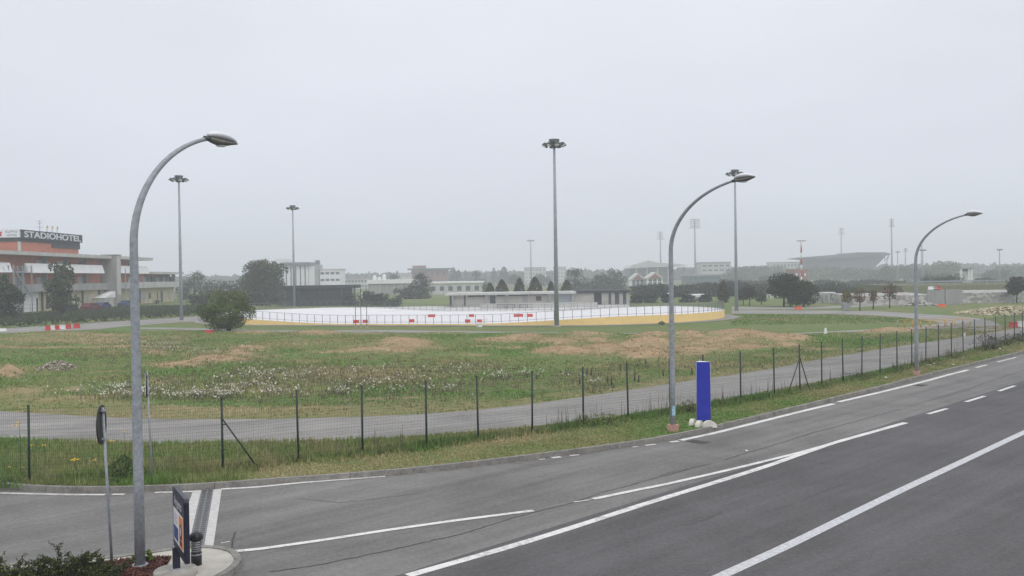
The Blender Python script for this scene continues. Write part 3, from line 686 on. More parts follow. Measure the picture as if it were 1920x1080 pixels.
for k, (mm, nm) in enumerate((('green', 'green_band'), ('white', 'white_band'), ('red', 'red_band'))):
    b = MB(); z1 = ZA(677, 538 + k * 5, y); z0 = ZA(677, 549 + k * 5, y)
    vs = []
    for j in range(6):
        f = j / 5; ww = [.06, .17, .12][k]
        for i2 in range(5): vs.append((x + .05 + ww * (i2 / 4) * (1 + .3 * math.sin(j * 2 + k)), y + .05 * math.sin(i2 * 2.1 + j) + .02 * k, z1 * (1 - f) + z0 * f - i2 * .1))
    b.add(vs, [(j * 5 + i2, j * 5 + i2 + 1, j * 5 + i2 + 6, j * 5 + i2 + 5) for j in range(5) for i2 in range(4)], True); b.build(nm, M[mm], fl, 'p')

# ================================================================== FENCE
FPOST = [(-60, 914), (55, 908), (262, 899), (418, 886), (560, 865), (680, 851), (800, 840), (897, 827), (998, 812.5), (1094, 799), (1178, 787), (1257, 777), (1320, 768), (1389, 753.5), (1452, 743.5), (1500, 736),
         (1541, 727), (1581, 718), (1616, 710.5), (1650, 703), (1682, 695.5), (1710, 689), (1736, 683), (1760, 677), (1784, 671), (1806, 665.5), (1827, 660), (1847, 655), (1867, 650), (1885, 645.5), (1902, 641), (1918, 637), (1936, 632), (1955, 627)]
FW = np.array([G(px, py, GZ) for px, py in FPOST]); FWs = FW.copy()
for _ in range(3): FWs[1:-1] = FWs[1:-1] * .5 + (FWs[:-2] + FWs[2:]) * .25
# keep each post on its own line of sight, but on the smoothed run
for i in range(len(FW)):
    yy = FWs[i][1] if i > 3 else FW[i][1]; FW[i] = (FW[i][0] / FW[i][1] * yy, yy)
FH = 2.36
fence = thing('wire_fence', 'long green wire mesh fence on thin dark posts along the road verge', 'fence', (FW[3][0], FW[3][1], GZ))
pz = hz(FW[:, 0], FW[:, 1])
pp0 = None
for i, (x, y) in enumerate(FW):
    if pp0 is None:
        q = MB(); q.cyl(0, 0, -.3, FH + .05, .036, 8); q.cyl(0, 0, FH + .05, FH + .075, .041, 8); pp0 = q.build('post', M['green'], fence); o = pp0
    else: o = pp0.copy(); COL.objects.link(o); o.parent = fence
    o.location = (x - FW[3][0], y - FW[3][1], pz[i] - GZ - .03); o.rotation_euler = (rr.uniform(-.012, .012), rr.uniform(-.015, .015), 0)
def wire(b, p, q, r):
    d = (Vector(q) - Vector(p)); u = d.orthogonal().normalized() * r; w = d.normalized().cross(u)
    vs = []
    for e_ in (p, q):
        for k in range(3):
            an = 2.094 * k; vs.append(Vector(e_) + u * math.cos(an) + w * math.sin(an))
    b.add(vs, [(0, 1, 4, 3), (1, 2, 5, 4), (2, 0, 3, 5)])
for i in range(len(FW) - 1):
    b = MB(); p, q = FW[i], FW[i + 1]; Ls = np.hypot(*(q - p)); z0 = pz[i]; z1 = pz[i + 1]
    far_ = p[1] > 45
    nv = int(Ls / (0.055 if not far_ else 0.11)); rr_ = .0023 if not far_ else .0035
    for k in range(1, nv):
        f = k / nv; x, y = p * (1 - f) + q * f; z = z0 * (1 - f) + z1 * f; wire(b, (x, y, z + .02), (x, y, z + FH - .05), rr_)
    for k in range(22):
        zz = .03 + (FH - .1) * k / 21; rad = .003 if k in (0, 7, 14, 21) else rr_
        sag = -.015 * math.sin(k); wire(b, (*p, z0 + zz), (*((p + q) / 2), (z0 + z1) / 2 + zz + sag), rad); wire(b, (*((p + q) / 2), (z0 + z1) / 2 + zz + sag), (*q, z1 + zz), rad)
    b.build('mesh_panel', M['wire'], fence, 'p')
def brace(i, dx, hgt=1.75):
    x, y = FW[i]; t = (FW[i + 1] - FW[i - 1]); t /= np.linalg.norm(t)
    b = MB(); b.tube([(x, y - .04, GZ + hgt), (x + t[0] * dx, y - .04 + t[1] * dx, GZ - .05)], .026, 8); b.build('brace', M['green'], fence, 'p')
brace(3, 1.15); brace(15, 1.0); brace(15, -1.3)
b = MB(); x, y = FW[3]
for zz in (FH, 1.55, .75): b.box(x, y - .06, GZ + zz - .03, x + .14, y - .03, GZ + zz)
b.build('bracket', M['green'], fence, 'p')
x, y = AT(1808, 628, FW[26][1] - .05)[:2]; z = ZA(1808, 628, y)
b = MB(); b.obox((x, y, z), .22, .02, .34, 0); b.obox((x + .02, y - .012, z + .05), .1, .012, .12, 0)
tag(b.build('notice_sheet', M['lampw'], origin=(x, y, z)), 'small pale sheet tied to the green wire fence far along the verge', 'notice')

# ================================================================== CURVED STREET LAMPS
def arc_pts(n=22, out=2.8, rise=2.5, z0=7.05, end=R(14)):
    P = []
    for i in range(n + 1):
        a_ = (math.pi / 2 - end) * i / n; P.append((out * (1 - math.cos(a_)) / (1 - math.cos(math.pi / 2 - end)), 0, z0 + rise * math.sin(a_) / math.sin(math.pi / 2 - end)))
    return P
def street_lamp(label, loc, ang, out, collar=True, sticker=False, tilt=R(-9), z0=7.05):
    t = thing('street_lamp', label, 'street lamp', loc, 'curved galvanised street lamps', ang)
    arc = arc_pts(out=out, z0=z0)
    pts = [(0, 0, -.05), (0, 0, 2), (0, 0, 4.5), (0, 0, 6.2)] + arc
    rad = [.110, .105, .095, .088] + [.084 - .040 * i / (len(arc) - 1) for i in range(len(arc))]
    MB().tube(pts, rad, 18).build('pole', M['galv'], t)
    e_ = arc[-1]; tz = R(12) + tilt
    Mx = Matrix.Translation(e_) @ Matrix.Rotation(-tz, 4, 'Y')
    def shp(prof, hw, z0):
        vs = []; n = 10
        for x, half, zt_, zb_ in prof:
            for k in range(n):
                a_ = 2 * math.pi * k / n; c_, s_ = math.cos(a_), math.sin(a_)
                vs.append(Mx @ Vector((x, half * c_, (zt_ + zb_) / 2 + (zt_ - zb_) / 2 * s_)))
        fs = [(i * n + k, i * n + (k + 1) % n, (i + 1) * n + (k + 1) % n, (i + 1) * n + k) for i in range(len(prof) - 1) for k in range(n)]
        fs += [tuple(range(n))[::-1], tuple(range((len(prof) - 1) * n, len(prof) * n))]
        return MB().add(vs, fs, True)
    hd = shp([(.02, .07, .05, -.05), (.10, .12, .045, -.09), (.30, .165, .03, -.13), (.50, .16, .015, -.11), (.70, .12, .0, -.06), (.80, .07, -.01, -.04)], 0, 0).build('lamp_head', M['lampg'], t)
    shp([(-.02, .05, .13, .05), (.08, .12, .17, .045), (.28, .165, .205, .03), (.50, .16, .175, .015), (.68, .11, .10, 0), (.78, .05, .04, -.01)], 0, 0).build('cover', M['lampw'], t)
    b = MB(); b.tube([Mx @ Vector((-.12, 0, -.005)), Mx @ Vector((.06, 0, -.005))], .058, 12); b.build('clamp', M['dsteel'], t)
    b = MB(); b.tube([Mx @ Vector((.35, 0, -.12)), Mx @ Vector((.35, 0, -.138))], [.12, .10], 12); b.build('lens', M['lampw'], t)
    if collar: MB().obox((0, 0, .10), .37, .37, .32, R(20)).build('collar', M['pink'], t)
    else: MB().cyl(0, 0, -.02, .05, .16, 16).build('collar', M['galvd'], t)
    if sticker:
        b = MB()
        for k in range(8):
            a0 = -ang + R(-115) + k * R(8); a1 = a0 + R(8); b.add([(.128 * math.cos(a_), .128 * math.sin(a_), z) for z in (.62, 1.0) for a_ in (a0, a1)], [(0, 1, 3, 2)])
        b.build('sticker', mat('pale_blue_sticker', (.35, .55, .66), .5, .25, 14), t)
    return t
street_lamp('tall curved grey street lamp on the mulch island, tallest in view', (*G(263, 1061, .13), .12), math.atan2(.835, .55), 1.98, False, False, R(-13), 6.86)
street_lamp('curved grey street lamp with a pale sticker beside the blue panel', (*G(1262, 808.5, GZ), GZ), R(-45), 2.85, True, True, R(-6), 6.94)
street_lamp('curved grey street lamp on the verge farthest along the road', (*G(1719, 704, GZ), GZ), R(-45), 2.8, z0=6.62)

# ================================================================== FLOODLIGHT MASTS ROUND THE RINK
def mast(label, loc, H_=22.0):
    t = thing('floodlight_mast', label, 'floodlight mast', loc, 'tall floodlight masts around the rink')
    MB().tube([(0, 0, -.2), (0, 0, H_ * .5), (0, 0, H_ - .3)], [.29, .21, .13], 14).build('pole', M['galvd'], t)
    MB().cyl(0, 0, 0, .12, .5, 12).build('base', M['conc'], t)
    b = MB(); b.cyl(0, 0, H_ - .75, H_ - .35, .34, 14, .52); b.cyl(0, 0, H_ - .35, H_ + .25, .52, 14, .66)
    for k in range(8): 
        a_ = k * math.pi / 4 + .2; b.tube([(.4 * math.cos(a_), .4 * math.sin(a_), H_ - .25), (1.05 * math.cos(a_), 1.05 * math.sin(a_), H_ - .2)], .045, 6)
    b.build('head_frame', M['dsteel'], t)
    for k in range(8):
        a_ = k * math.pi / 4 + .2; q = MB(); u = Vector((math.cos(a_), math.sin(a_), 0)); c = u * 1.16 + Vector((0, 0, H_ - .38)); ax = (u * .5 + Vector((0, 0, -1))).normalized()
        q.tube([c - ax * .24, c - ax * .12, c + ax * .2], [.12, .22, .3], 12)
        f_ = q.build('floodlight', M['dsteel'], t); g = MB(); g.tube([c + ax * .19, c + ax * .215], .27, 12); g.build('glass', M['lampw'], f_)
    return t
mA = mast('tall floodlight mast standing before the rink, nearest of the four', (*G(1044, 612.5, GZ), GZ))
dup(mA, (XA(1381, 142.5, 587), 142.5, GZ), 'floodlight mast behind the rink end, its head just above the middle street lamp', .5)
dup(mA, (XA(340.5, 139, 605), 139, GZ), 'floodlight mast between the hotel and the lone bush', 1.1)
dup(mA, (XA(552, 198, 575), 198, GZ), 'farthest floodlight mast of the four, behind the rink near the dark shelter', .3)

# ================================================================== ROUND SIGNS SEEN FROM BEHIND
def round_sign(label, base, top, disc_z, rad, n_dir, zb):
    t = thing('round_road_sign', label, 'road sign', (base[0], base[1], zb))
    B = Vector((base[0], base[1], zb - .05)); T = Vector(top)
    MB().tube([B, T], .03, 10).build('post', M['galv'], t, 'p')
    f = (disc_z - B.z) / (T.z - B.z); c = B.lerp(T, f); nd = Vector(n_dir).normalized(); c2 = c - nd * .045
    b = MB(); b.tube([c2 - nd * .012, c2 + nd * .004], rad, 36, True, False); b.tube([c2 - nd * .016, c2 + nd * .012], [rad * 1.015, rad * 1.015], 36, False); b.build('disc', M['black'], t, 'p')
    side = nd.cross(Vector((0, 0, 1)))
    for dz in (-rad * .72, rad * .72):
        q = MB(); q.obox(c + Vector((0, 0, dz)) , .16, .07, .04, math.atan2(side.y, side.x)); q.build('clamp', M['galvd'], t, 'p')
    b = MB(); b.tube([c2 - nd * .017, c2 - nd * .019], rad * .97, 36, True, False); b.build('sign_face', M['white'], t, 'p')
x, y = G(210, 1055, .13); tp = AT(192.5, 764, y)
round_sign('round road sign seen from behind on a leaning post by the bushes', (x, y), (tp[0], tp[1], tp[2]), ZA(192, 796, y), .42, (.93, .20, 0), .13)
x, y = G(286, 905, GZ); tp = AT(275.5, 696, y)
round_sign('round road sign seen edge-on across the slip road behind the near lamp', (x, y), tp, ZA(276, 721, y), .38, (.97, .42, 0), GZ)

# ================================================================== NAVY INFORMATION BOARD
bx, by = G(331, 1066, .22)
tb = thing('information_board', 'dark navy information board with a poster on a short post', 'sign', (bx, by, .12))
P0 = Vector((-6.53, 17.85)); P1 = Vector((-7.25, 19.15)); tdir = (P1 - P0).normalized(); wd = (P1 - P0).length
nrm = Vector((-tdir.y, tdir.x))   # face towards the left/near side
if nrm.x > 0: nrm = -nrm
Mb = Matrix(((tdir.x * -1, 0, nrm.x, P1.x), (tdir.y * -1, 0, nrm.y, P1.y), (0, 1, 0, .58), (0, 0, 0, 1)))   # local x: far->near, y: up, z: face normal
HB = 1.30
def rrect(w, h, r_, n=5):
    P = []
    for cx, cy, a0 in ((w - r_, h - r_, 0), (r_, h - r_, 90), (r_, r_, 180), (w - r_, r_, 270)):
        for k in range(n + 1): a_ = R(a0 + 90 * k / n); P.append((cx + r_ * math.cos(a_), cy + r_ * math.sin(a_)))
    return P
def slab(P, z0, z1):
    n = len(P); vs = [Mb @ Vector((p[0], p[1], z0)) for p in P] + [Mb @ Vector((p[0], p[1], z1)) for p in P]
    return MB().add(vs, [tuple(range(n))[::-1], tuple(range(n, 2 * n))] + [(i, (i + 1) % n, n + (i + 1) % n, n + i) for i in range(n)])
slab(rrect(wd, HB, .08), -.085, 0).build('panel', M['navy'], tb, 'p')
slab(rrect(wd - .08, HB - .08, .06), 0.0, .012).build('rim', M['navy'], tb, 'p').location = Mb.to_3x3() @ Vector((.04, .04, 0))
def card(x0, y0, x1, y1, z, nm, mm): slab([(x0, y0), (x1, y0), (x1, y1), (x0, y1)], z - .004, z).build(nm, mm, tb, 'p')
pst = slab([(.16, .22), (wd - .14, .22), (wd - .14, .90), (.16, .90)], .012, .018).build('poster', M['white'], tb, 'p')
def pc(x0, y0, x1, y1, z, nm, mm, par=pst):
    o = slab([(x0, y0), (x1, y0), (x1, y1), (x0, y1)], z - .003, z).build(nm, mm, None); o.location = tuple(-Vector(tb.location)); o.parent = par; return o
pc(.88, .25, wd - .18, .87, .022, 'orange_print', M['orange'])
pc(.22, .27, .74, .55, .022, 'blue_print', mat('poster_blue', (.04, .06, .22), .5, .1, 4))
for k in range(5): pc(.26, .62 + k * .045, .26 + [.38, .42, .3, .44, .32][k], .63 + k * .045, .0215, 'print_line', mat('poster_grey', (.25, .25, .4), .5, .1, 4))
qq = MB(); n = 20; qq.add([Mb @ Vector((1.09 + .14 * math.cos(k * 6.283 / n) , .56 + .17 * math.sin(k * 6.283 / n), .0255)) for k in range(n)], [tuple(range(n))])
o = qq.build('poster_shape', M['black'], None); o.location = tuple(-Vector(tb.location)); o.parent = pst
qq = MB(); n = 20; qq.add([Mb @ Vector((1.09 + .09 * math.cos(k * 6.283 / n) , .58 + .10 * math.sin(k * 6.283 / n), .028)) for k in range(n)], [tuple(range(n))])
o = qq.build('poster_shape', M['conc'], None); o.location = tuple(-Vector(tb.location)); o.parent = pst
pc(.96, .29, 1.22, .38, .0255, 'poster_shape', M['black'])
Mt = Matrix.Translation(-Vector(tb.location)) @ Mb @ Matrix.Translation((wd / 2, .98, .016)) 
text_mesh('lettering', 'Argento', .27, mat('sign_letter', (.45, .45, .5), .5, .05, 3), tb, Mt, .002, .003, 1.0, 'CENTER')
MB().cyl(bx, by, .2, .66, .05, 14).build('post', M['navy'], tb, 'p'); b = MB(); b.obox((bx, by, .44), .10, .14, .44, math.atan2(tdir.y, tdir.x)); b.build('bracket', M['navy'], tb, 'p')
MB().cyl(bx, by, .215, .235, .12, 14).build('base_plate', M['galvd'], tb, 'p')
b = MB(); b.lathe([(.44, .10), (.44, .2), (.42, .225), (0.0, .235)], 32, (bx, by - .05, 0)); 
tag(b.build('concrete_base', mat('stained_concrete', (.34, .33, .30), .9, .22, 5), origin=(bx, by, .1)), 'round raised concrete footing under the navy information board', 'footing')

# bollard light
x, y = G(368.5, 1057.5, .13)
bl = thing('bollard_light', 'black bollard light with a domed cap and louvred middle on the island', 'bollard', (x, y, .115))
MB().cyl(x, y, .11, .39, .112, 20).build('body', M['black'], bl, 'p')
lm = MB().cyl(x, y, .39, .66, .085, 20).build('lamp_glass', M['lampw'], bl, 'p')
for k in range(6):
    z = .405 + k * .047; MB().lathe([(.085, .0), (.110, -.010), (.110, -.002), (.085, .007)], 20, (x, y, z)).build('louvre', mat('louvre_grey', (.05, .05, .055), .4, .1, 4), bl, 'p')
MB().lathe([(.0, .655), (.10, .655), (.138, .662), (.148, .69), (.142, .735), (.115, .785), (.07, .815), (0, .83)], 22, (x, y, 0)).build('cap', M['black'], bl, 'p')
MB().lathe([(.112, .335), (.119, .335), (.119, .36), (.112, .36)], 20, (x, y, 0)).build('band', M['galv'], bl, 'p')

# blue totem
x, y = G(1321, 796, GZ); tz0 = ZA(1320, 790, y); tz1 = ZA(1320, 678.5, y); wq = 26.5 / FPX * y / 2
tt_ = thing('blue_totem', 'tall plain bright blue panel standing on white half-round feet on the verge', 'sign panel', (x, y, GZ))
A_ = Vector((XA(1306.5, y - .05, 788), y - .05)); B_ = Vector((XA(1333, y - .12, 788), y - .12)); C_ = Vector(((A_.x + B_.x) / 2 - .05, y + .38))
b = MB(); b.prism([tuple(A_), tuple(B_), tuple(C_)], tz0, tz1); b.build('panel', M['blue'], tt_, 'p')
for p_ in (A_, B_, C_): MB().cyl(p_.x, p_.y, tz0 - .04, tz1 + .012, .014, 8).build('edge_strip', M['galv'], tt_, 'p')
b = MB(); b.prism([tuple(A_ * .99 + C_ * .01), tuple(B_ * .99 + C_ * .01), tuple(C_ * .96 + A_ * .04)], tz1 + .002, tz1 + .012); b.build('top_cap', M['lampw'], tt_, 'p')
def foot(c, ang, r_=.27, th=.17):
    n = 14; pr = [(r_ * math.cos(math.pi * k / n), r_ * math.sin(math.pi * k / n) * .95) for k in range(n + 1)]
    q = MB(); q.xprism(pr, 'y', -th / 2, th / 2); o = q.build('foot', mat('foot_white', (.66, .64, .56), .8, .12, 5), tt_); o.location = (c[0] - x, c[1] - y, 0.0); o.rotation_euler = (0, 0, ang)
    return o
foot(G(1330, 801.5, GZ), R(8), .29, .2); foot(G(1311, 800.5, GZ), R(60)); foot(G(1299, 797, GZ), R(60))
b = MB()
for p_ in (A_, B_, C_): b.cyl(p_.x * .9 + C_.x * .1, p_.y * .9 + C_.y * .1, GZ, tz0, .02, 6)
b.tube([(A_.x - .15, A_.y, GZ + .14), (B_.x + .1, B_.y, GZ + .14)], .018, 6); b.build('frame', M['black'], tt_, 'p')

# wooden stakes in the field
for i, (px, py, hp) in enumerate([(1087, 727, 15), (1100, 703, 12), (1108, 705, 14), (1139, 722, 16), (1147, 723, 14), (1164, 695, 9), (1190, 717, 17), (1197, 718, 13), (1210, 688, 9), (1244, 705, 12), (1298, 703, 14), (1005, 712, 9)]):
    x, y = G(px, py, GZ); z = float(hz(x, y)[0]); hgt = hp / FPX * y
    b = MB(); b.tube([(x, y, z - .1), (x + rr.uniform(-.05, .05), y, z + hgt)], [.05, .045], 7)
    side = ['nearest the road', 'in the middle of the field', 'close to the dirt mounds'][0 if py > 715 else (1 if py > 700 else 2)]
    tag(b.build('wooden_stake', M['brown'], origin=(x, y, z)), 'short weathered wooden stake in the grass ' + side, 'stake', 'short wooden stakes in the field ' + side)

# white cone at the infield edge
x, y = G(1548, 629, GZ); b = MB(); b.lathe([(0, .7), (.07, .7), (.10, .55), (.14, .3), (.2, .06), (.26, .05), (.26, 0), (0, 0)], 16, (x, y, GZ + .01))
tag(b.build('traffic_cone', M['white'], origin=(x, y, GZ)), 'white cone alone on the thin path at the infield edge', 'traffic cone')
x, y = G(898, 613, GZ); b = MB(); b.obox((x, y, GZ + .25), .55, .3, .5, .3, .25); b.obox((x + .1, y - .05, GZ + .1), .5, .4, .2, .6); tag(b.build('white_box', M['white'], origin=(x, y, GZ)), 'small tilted white box on the grass before the rink', 'box')

# yellow metal railings at the far bend
for i, (a0, a1, yt0, yt1, yb0, yb1) in enumerate([(1696, 1726, 602.5, 602, 613, 613), (1727, 1757, 603, 603.5, 612.5, 612), (1759, 1786, 603, 601, 612.5, 611.5), (1790, 1820, 600, 598, 610, 608)]):
    x0, y0 = G(a0, yb0 + 2, GZ); x1, y1 = G(a1, yb1 + 2, GZ); t = thing('yellow_railing', ['low yellow railing behind the farthest street lamp post', 'low yellow railing just past the farthest street lamp post', 'low yellow railing third from the lamp post with double end posts', 'low yellow railing farthest from the lamp post'][i], 'railing', (x0, y0, GZ), 'low yellow railings at the far track bend')
    for f in (0, .5, 1):
        xx, yy = x0 * (1 - f) + x1 * f, y0 * (1 - f) + y1 * f; MB().cyl(xx, yy, GZ, GZ + .75, .035, 6).build('post', M['yellowm'], t, 'p')
    for z in (.72, .12): MB().tube([(x0, y0, GZ + z), (x1, y1, GZ + z)], .035, 6).build('rail', M['yellowm'], t, 'p')
    yy2 = y0 + 2.2
    MB().tube([(x0 + .2, yy2, GZ + .75), (x1 + .2, y1 + 2.2, GZ + .75)], .03, 6).build('rail', M['yellowm'], t, 'p')
    for f in (0, 1): MB().cyl(x0 * (1 - f) + x1 * f + .2, (y0 * (1 - f) + y1 * f) + 2.2, GZ, GZ + .75, .03, 6).build('post', M['yellowm'], t, 'p')
# ================================================================== HOTEL
HX = -93.0; Z0 = 0.6
hotel = thing('hotel_building', 'long terracotta and cream hotel with white balcony bands and a grey concrete tower', 'hotel', (HX, 190, Z0))
def HY(px, X=HX): return X * FPX / (px - 960) 
def hb_(name, m_, *boxes, parent=hotel):
    b = MB()
    for q in boxes: b.box(*q)
    return b.build(name, m_, parent, 'p')
YA, YB, YC = 140.0, 229.5, 252.5
hb_('upper_wall', M['terra'], (-116, YA, 4.6, -94.6, YB, 11.6)); hb_('upper_wall', M['terra'], (-110, YB + .01, 4.6, -94.6, YC - 1.2, 8.2))
hb_('ground_floor_wall', M['cream'], (-116, 180, Z0 - .6, -94.0, YC - .5, 4.6)); hb_('ground_floor_wall', M['hwhite'], (-116, YA, Z0 - .6, -94.0, 179.98, 4.6))
hb_('balcony_parapet', M['hgrey'], (-94.6, YA, 4.55, -92.7, 211.5, 6.05)); hb_('balcony_parapet', M['hgrey2'], (-94.6, 211.6, 4.65, -92.5, YC + .8, 6.15))
tA = HY(17); tB_ = HY(46)
for ya_, yb_ in ((YA, tA), (tB_, 205.5), (214, YB + 1.5)):
    b = MB(); b.xprism([(-94.6, 8.25), (-92.2, 8.25), (-92.25, 8.45), (-92.75, 10.1), (-93.0, 10.1), (-93.0, 8.6), (-94.6, 8.6)], 'y', ya_, yb_); b.build('balcony_parapet', M['hwhite'], hotel, 'p')
hb_('roof', M['hgrey2'], (-118, YA - 2, 11.6, -91.9, YB + 3, 12.3)); hb_('roof', M['hgrey2'], (-112, YB + 3.1, 8.15, -92.0, YC + 2, 8.75)); 
b = MB(); b.xprism([(-91.9, 12.31), (-104, 13.0), (-118, 12.31)], 'y', YA - 1.5, YB + 2.5); b.build('roof_slope', M['hgrey2'], hotel, 'p')
hb_('tower', M['hgrey'], (-94.4, 208.6, Z0, -91.0, 211.2, 12.45), (-94.5, 208.4, 12.45, -90.8, 211.4, 12.6))
hb_('tower_pale_side', M['hgrey2'], (-90.99, 208.9, 3.3, -90.93, 210.9, 12.35))  # thin sheet that makes the tower's side face paler than its front
# upper floor windows, doors and piers
k = 0
for zf, zt_, y0, y1 in ((8.3, 11.3, 146, 228), (4.7, 7.9, 146, 250)):
    y = y0
    while y < y1:
        if not (206.5 < y + 1.5 < 213.5) and not (tA - 1 < y < tB_ and zf > 8):
            mm = M['curtain'] if k % 3 else M['glass']
            w_ = hb_('window', mm, (-94.58, y, zf + .1, -94.54, y + 2.1, zt_ - .45)); fr = MB(); fr.box(-94.54, y - .08, zf + .1, -94.48, y, zt_ - .4); fr.box(-94.54, y + 2.1, zf + .1, -94.48, y + 2.18, zt_ - .4); fr.box(-94.54, y + 1.0, zf + .1, -94.5, y + 1.08, zt_ - .45)
            o = fr.build('frame', M['hgrey2'], None); o.location = tuple(-Vector(hotel.location)); o.parent = w_
            hb_('pier', M['hgrey'], (-94.55, y + 2.3, zf, -93.6, y + 2.5, zt_ + .3))
        y += 8.6 if y < 230 else 4.4; k += 1
# ground floor openings
for px, wpx, zt_, zb_, mm in [(262, 3.2, 3.6, .6, 'glass'), (269, 6, 3.2, 1.2, 'curtain'), (280.5, 4.5, 3.1, 1.6, 'glass'), (295, 2, 3.2, 1.4, 'glass'), (303, 4.5, 3.4, .4, 'glass'), (316, 2.2, 3.3, 1.2, 'curtain'), (321.5, 2.2, 3.3, 1.2, 'curtain'), (327.5, 2.2, 3.3, 1.2, 'curtain'),
        (163, 4, 3.0, .6, 'curtain'), (142, 3, 3.4, .4, 'glass'), (69, 3, 3.0, .5, 'glass'), (88, 5, 3.2, .8, 'glass'), (40, 8, 4.0, .4, 'glass')]:
    ya, yb = HY(px - wpx / 2, -94), HY(px + wpx / 2, -94); hb_('window' if zb_ > .6 else 'door', M[mm], (-93.99, ya, zb_ + Z0 - .4, -93.94, yb, zt_ + .3))
for px in (153, 184, 77, 130): y = HY(px, -93.9); hb_('downpipe', M['dsteel'], (-93.9, y, Z0 - .2, -93.6, y + .35, 4.55))
# penthouse with the sign
PX, PY0 = -97.0, 179.2; PY1 = HY(150.5, PX)
hb_('penthouse_wall', M['terra'], (-116, PY0 + .2, 12.3, PX - .2, PY1, 15.2)); hb_('penthouse_band', M['roofd'], (-116.2, PY0, 14.55, PX, PY1 + .3, 15.35)); hb_('penthouse_band', M['roofd'], (-100, HY(100, PX), 13.7, PX + .02, PY1 + .32, 14.54))
hb_('penthouse_pier', M['hgrey2'], (PX - .5, PY0 + .0, 12.3, PX - .15, PY0 + .6, 14.54))
sg = hb_('sign_board', M['hblack'], (PX + .05, PY0 + .05, 15.2, PX + .35, PY1 + .8, 16.9))
sw = hb_('sign_board', M['lampw'], (-118, PY0 - .35, 15.35, PX + .04, PY0 - .05, 16.95))
ym = (PY0 + PY1 + .8) / 2; off = -Vector(hotel.location)
Ms = Matrix.Translation(off) @ Matrix(((0, 0, 1, PX + .36), (1, 0, 0, ym), (0, 1, 0, 15.45), (0, 0, 0, 1)))
lt = text_mesh('lettering', 'STADIOHOTEL', 1.72, mat('letter_white', (.62, .64, .68), .5, .05, 1), None, Ms, .06, .035, 1.0, 'CENTER')
w0 = max(v.co.y for v in lt.data.vertices) - min(v.co.y for v in lt.data.vertices); kx = (PY1 - PY0 - .9) / w0
cy = ym + off.y
for v in lt.data.vertices: v.co.y = cy + (v.co.y - cy) * kx
lt.parent = sg; lt.location = (0, 0, 0)
for o_ in (sg, sw): pass
Mw = Matrix.Translation(off) @ Matrix(((1, 0, 0, -97.3), (0, 0, -1, PY0 - .36), (0, 1, 0, 0), (0, 0, 0, 1)))
for body, z, sz in (('KLIPTO', 16.25, .62), ('HOTEL', 15.55, .6)):
    o = text_mesh('lettering', body, sz, mat('letter_grey', (.22, .23, .25), .5, .05, 1), None, Mw @ Matrix.Translation((0, z, .01)), .01, .006, 1.15, 'RIGHT'); o.parent = sw
b = MB(); cx, cz = -100.9, 16.1
P = [(cx + (.75 if i % 2 == 0 else .42) * math.cos(i * math.pi / 5 + .5), PY0 - .40, cz + (.75 if i % 2 == 0 else .42) * math.sin(i * math.pi / 5 + .5)) for i in range(10)]
b.add([(cx, PY0 - .40, cz)] + P, [(0, i + 1, (i + 1) % 10 + 1) for i in range(10)]); o = b.build('emblem', M['red'], None); o.location = tuple(off); o.parent = sw
fr = MB()
for px in (90.5, 100, 109.5):
    y = HY(px, PX); zc = 17.95; n = 5; P = [(PX + .1, y + (.62 if i % 2 == 0 else .26) * math.sin(i * math.pi / n), zc + (.55 if i % 2 == 0 else .23) * math.cos(i * math.pi / n)) for i in range(10)]
    q = MB(); q.add([(PX + .16, y, zc)] + P + [(PX, y, zc)], [(0, i + 1, (i + 1) % 10 + 1) for i in range(10)] + [(11, (i + 1) % 10 + 1, i + 1) for i in range(10)]); q.build('gold_star', M['star'], hotel, 'p')
    fr.cyl(PX, y, 16.8, 17.6, .05, 6)
fr.build('star_stand', M['dsteel'], hotel, 'p')
b = MB(); y = HY(77, PX - 1); b.cyl(PX - 1, y, 15.2, 19.3, .06, 6)
for z, l in ((19.1, 1.2), (18.6, .9), (17.8, 1.4)): b.tube([(PX - 1, y - l, z), (PX - 1, y + l, z + .1)], .035, 5)
b.build('antenna', M['galvd'], hotel, 'p')
b = MB()
for px, w_ in ((44, .7), (53, .9), (60, .6)): y = HY(px, PX - 2); b.box(PX - 2.4, y - w_, 16.7, PX - 2, y + w_, 17.15); b.cyl(PX - 2.2, y, 15.2, 16.8, .06, 5)
b.build('roof_spotlights', M['galvd'], hotel, 'p')
# lift annex with sloping cap
b = MB(); ya, yb = 203.2, 208.5; b.box(-93.9, ya, Z0 - .2, -91.4, yb, 2.7); b.build('annex', M['hgrey2'], hotel, 'p')
b = MB(); b.xprism([(ya - .3, 2.7), (yb, 2.7), (yb, 4.1)], 'x', -94, -91.2); b.build('annex_roof', M['hwhite'], hotel, 'p')
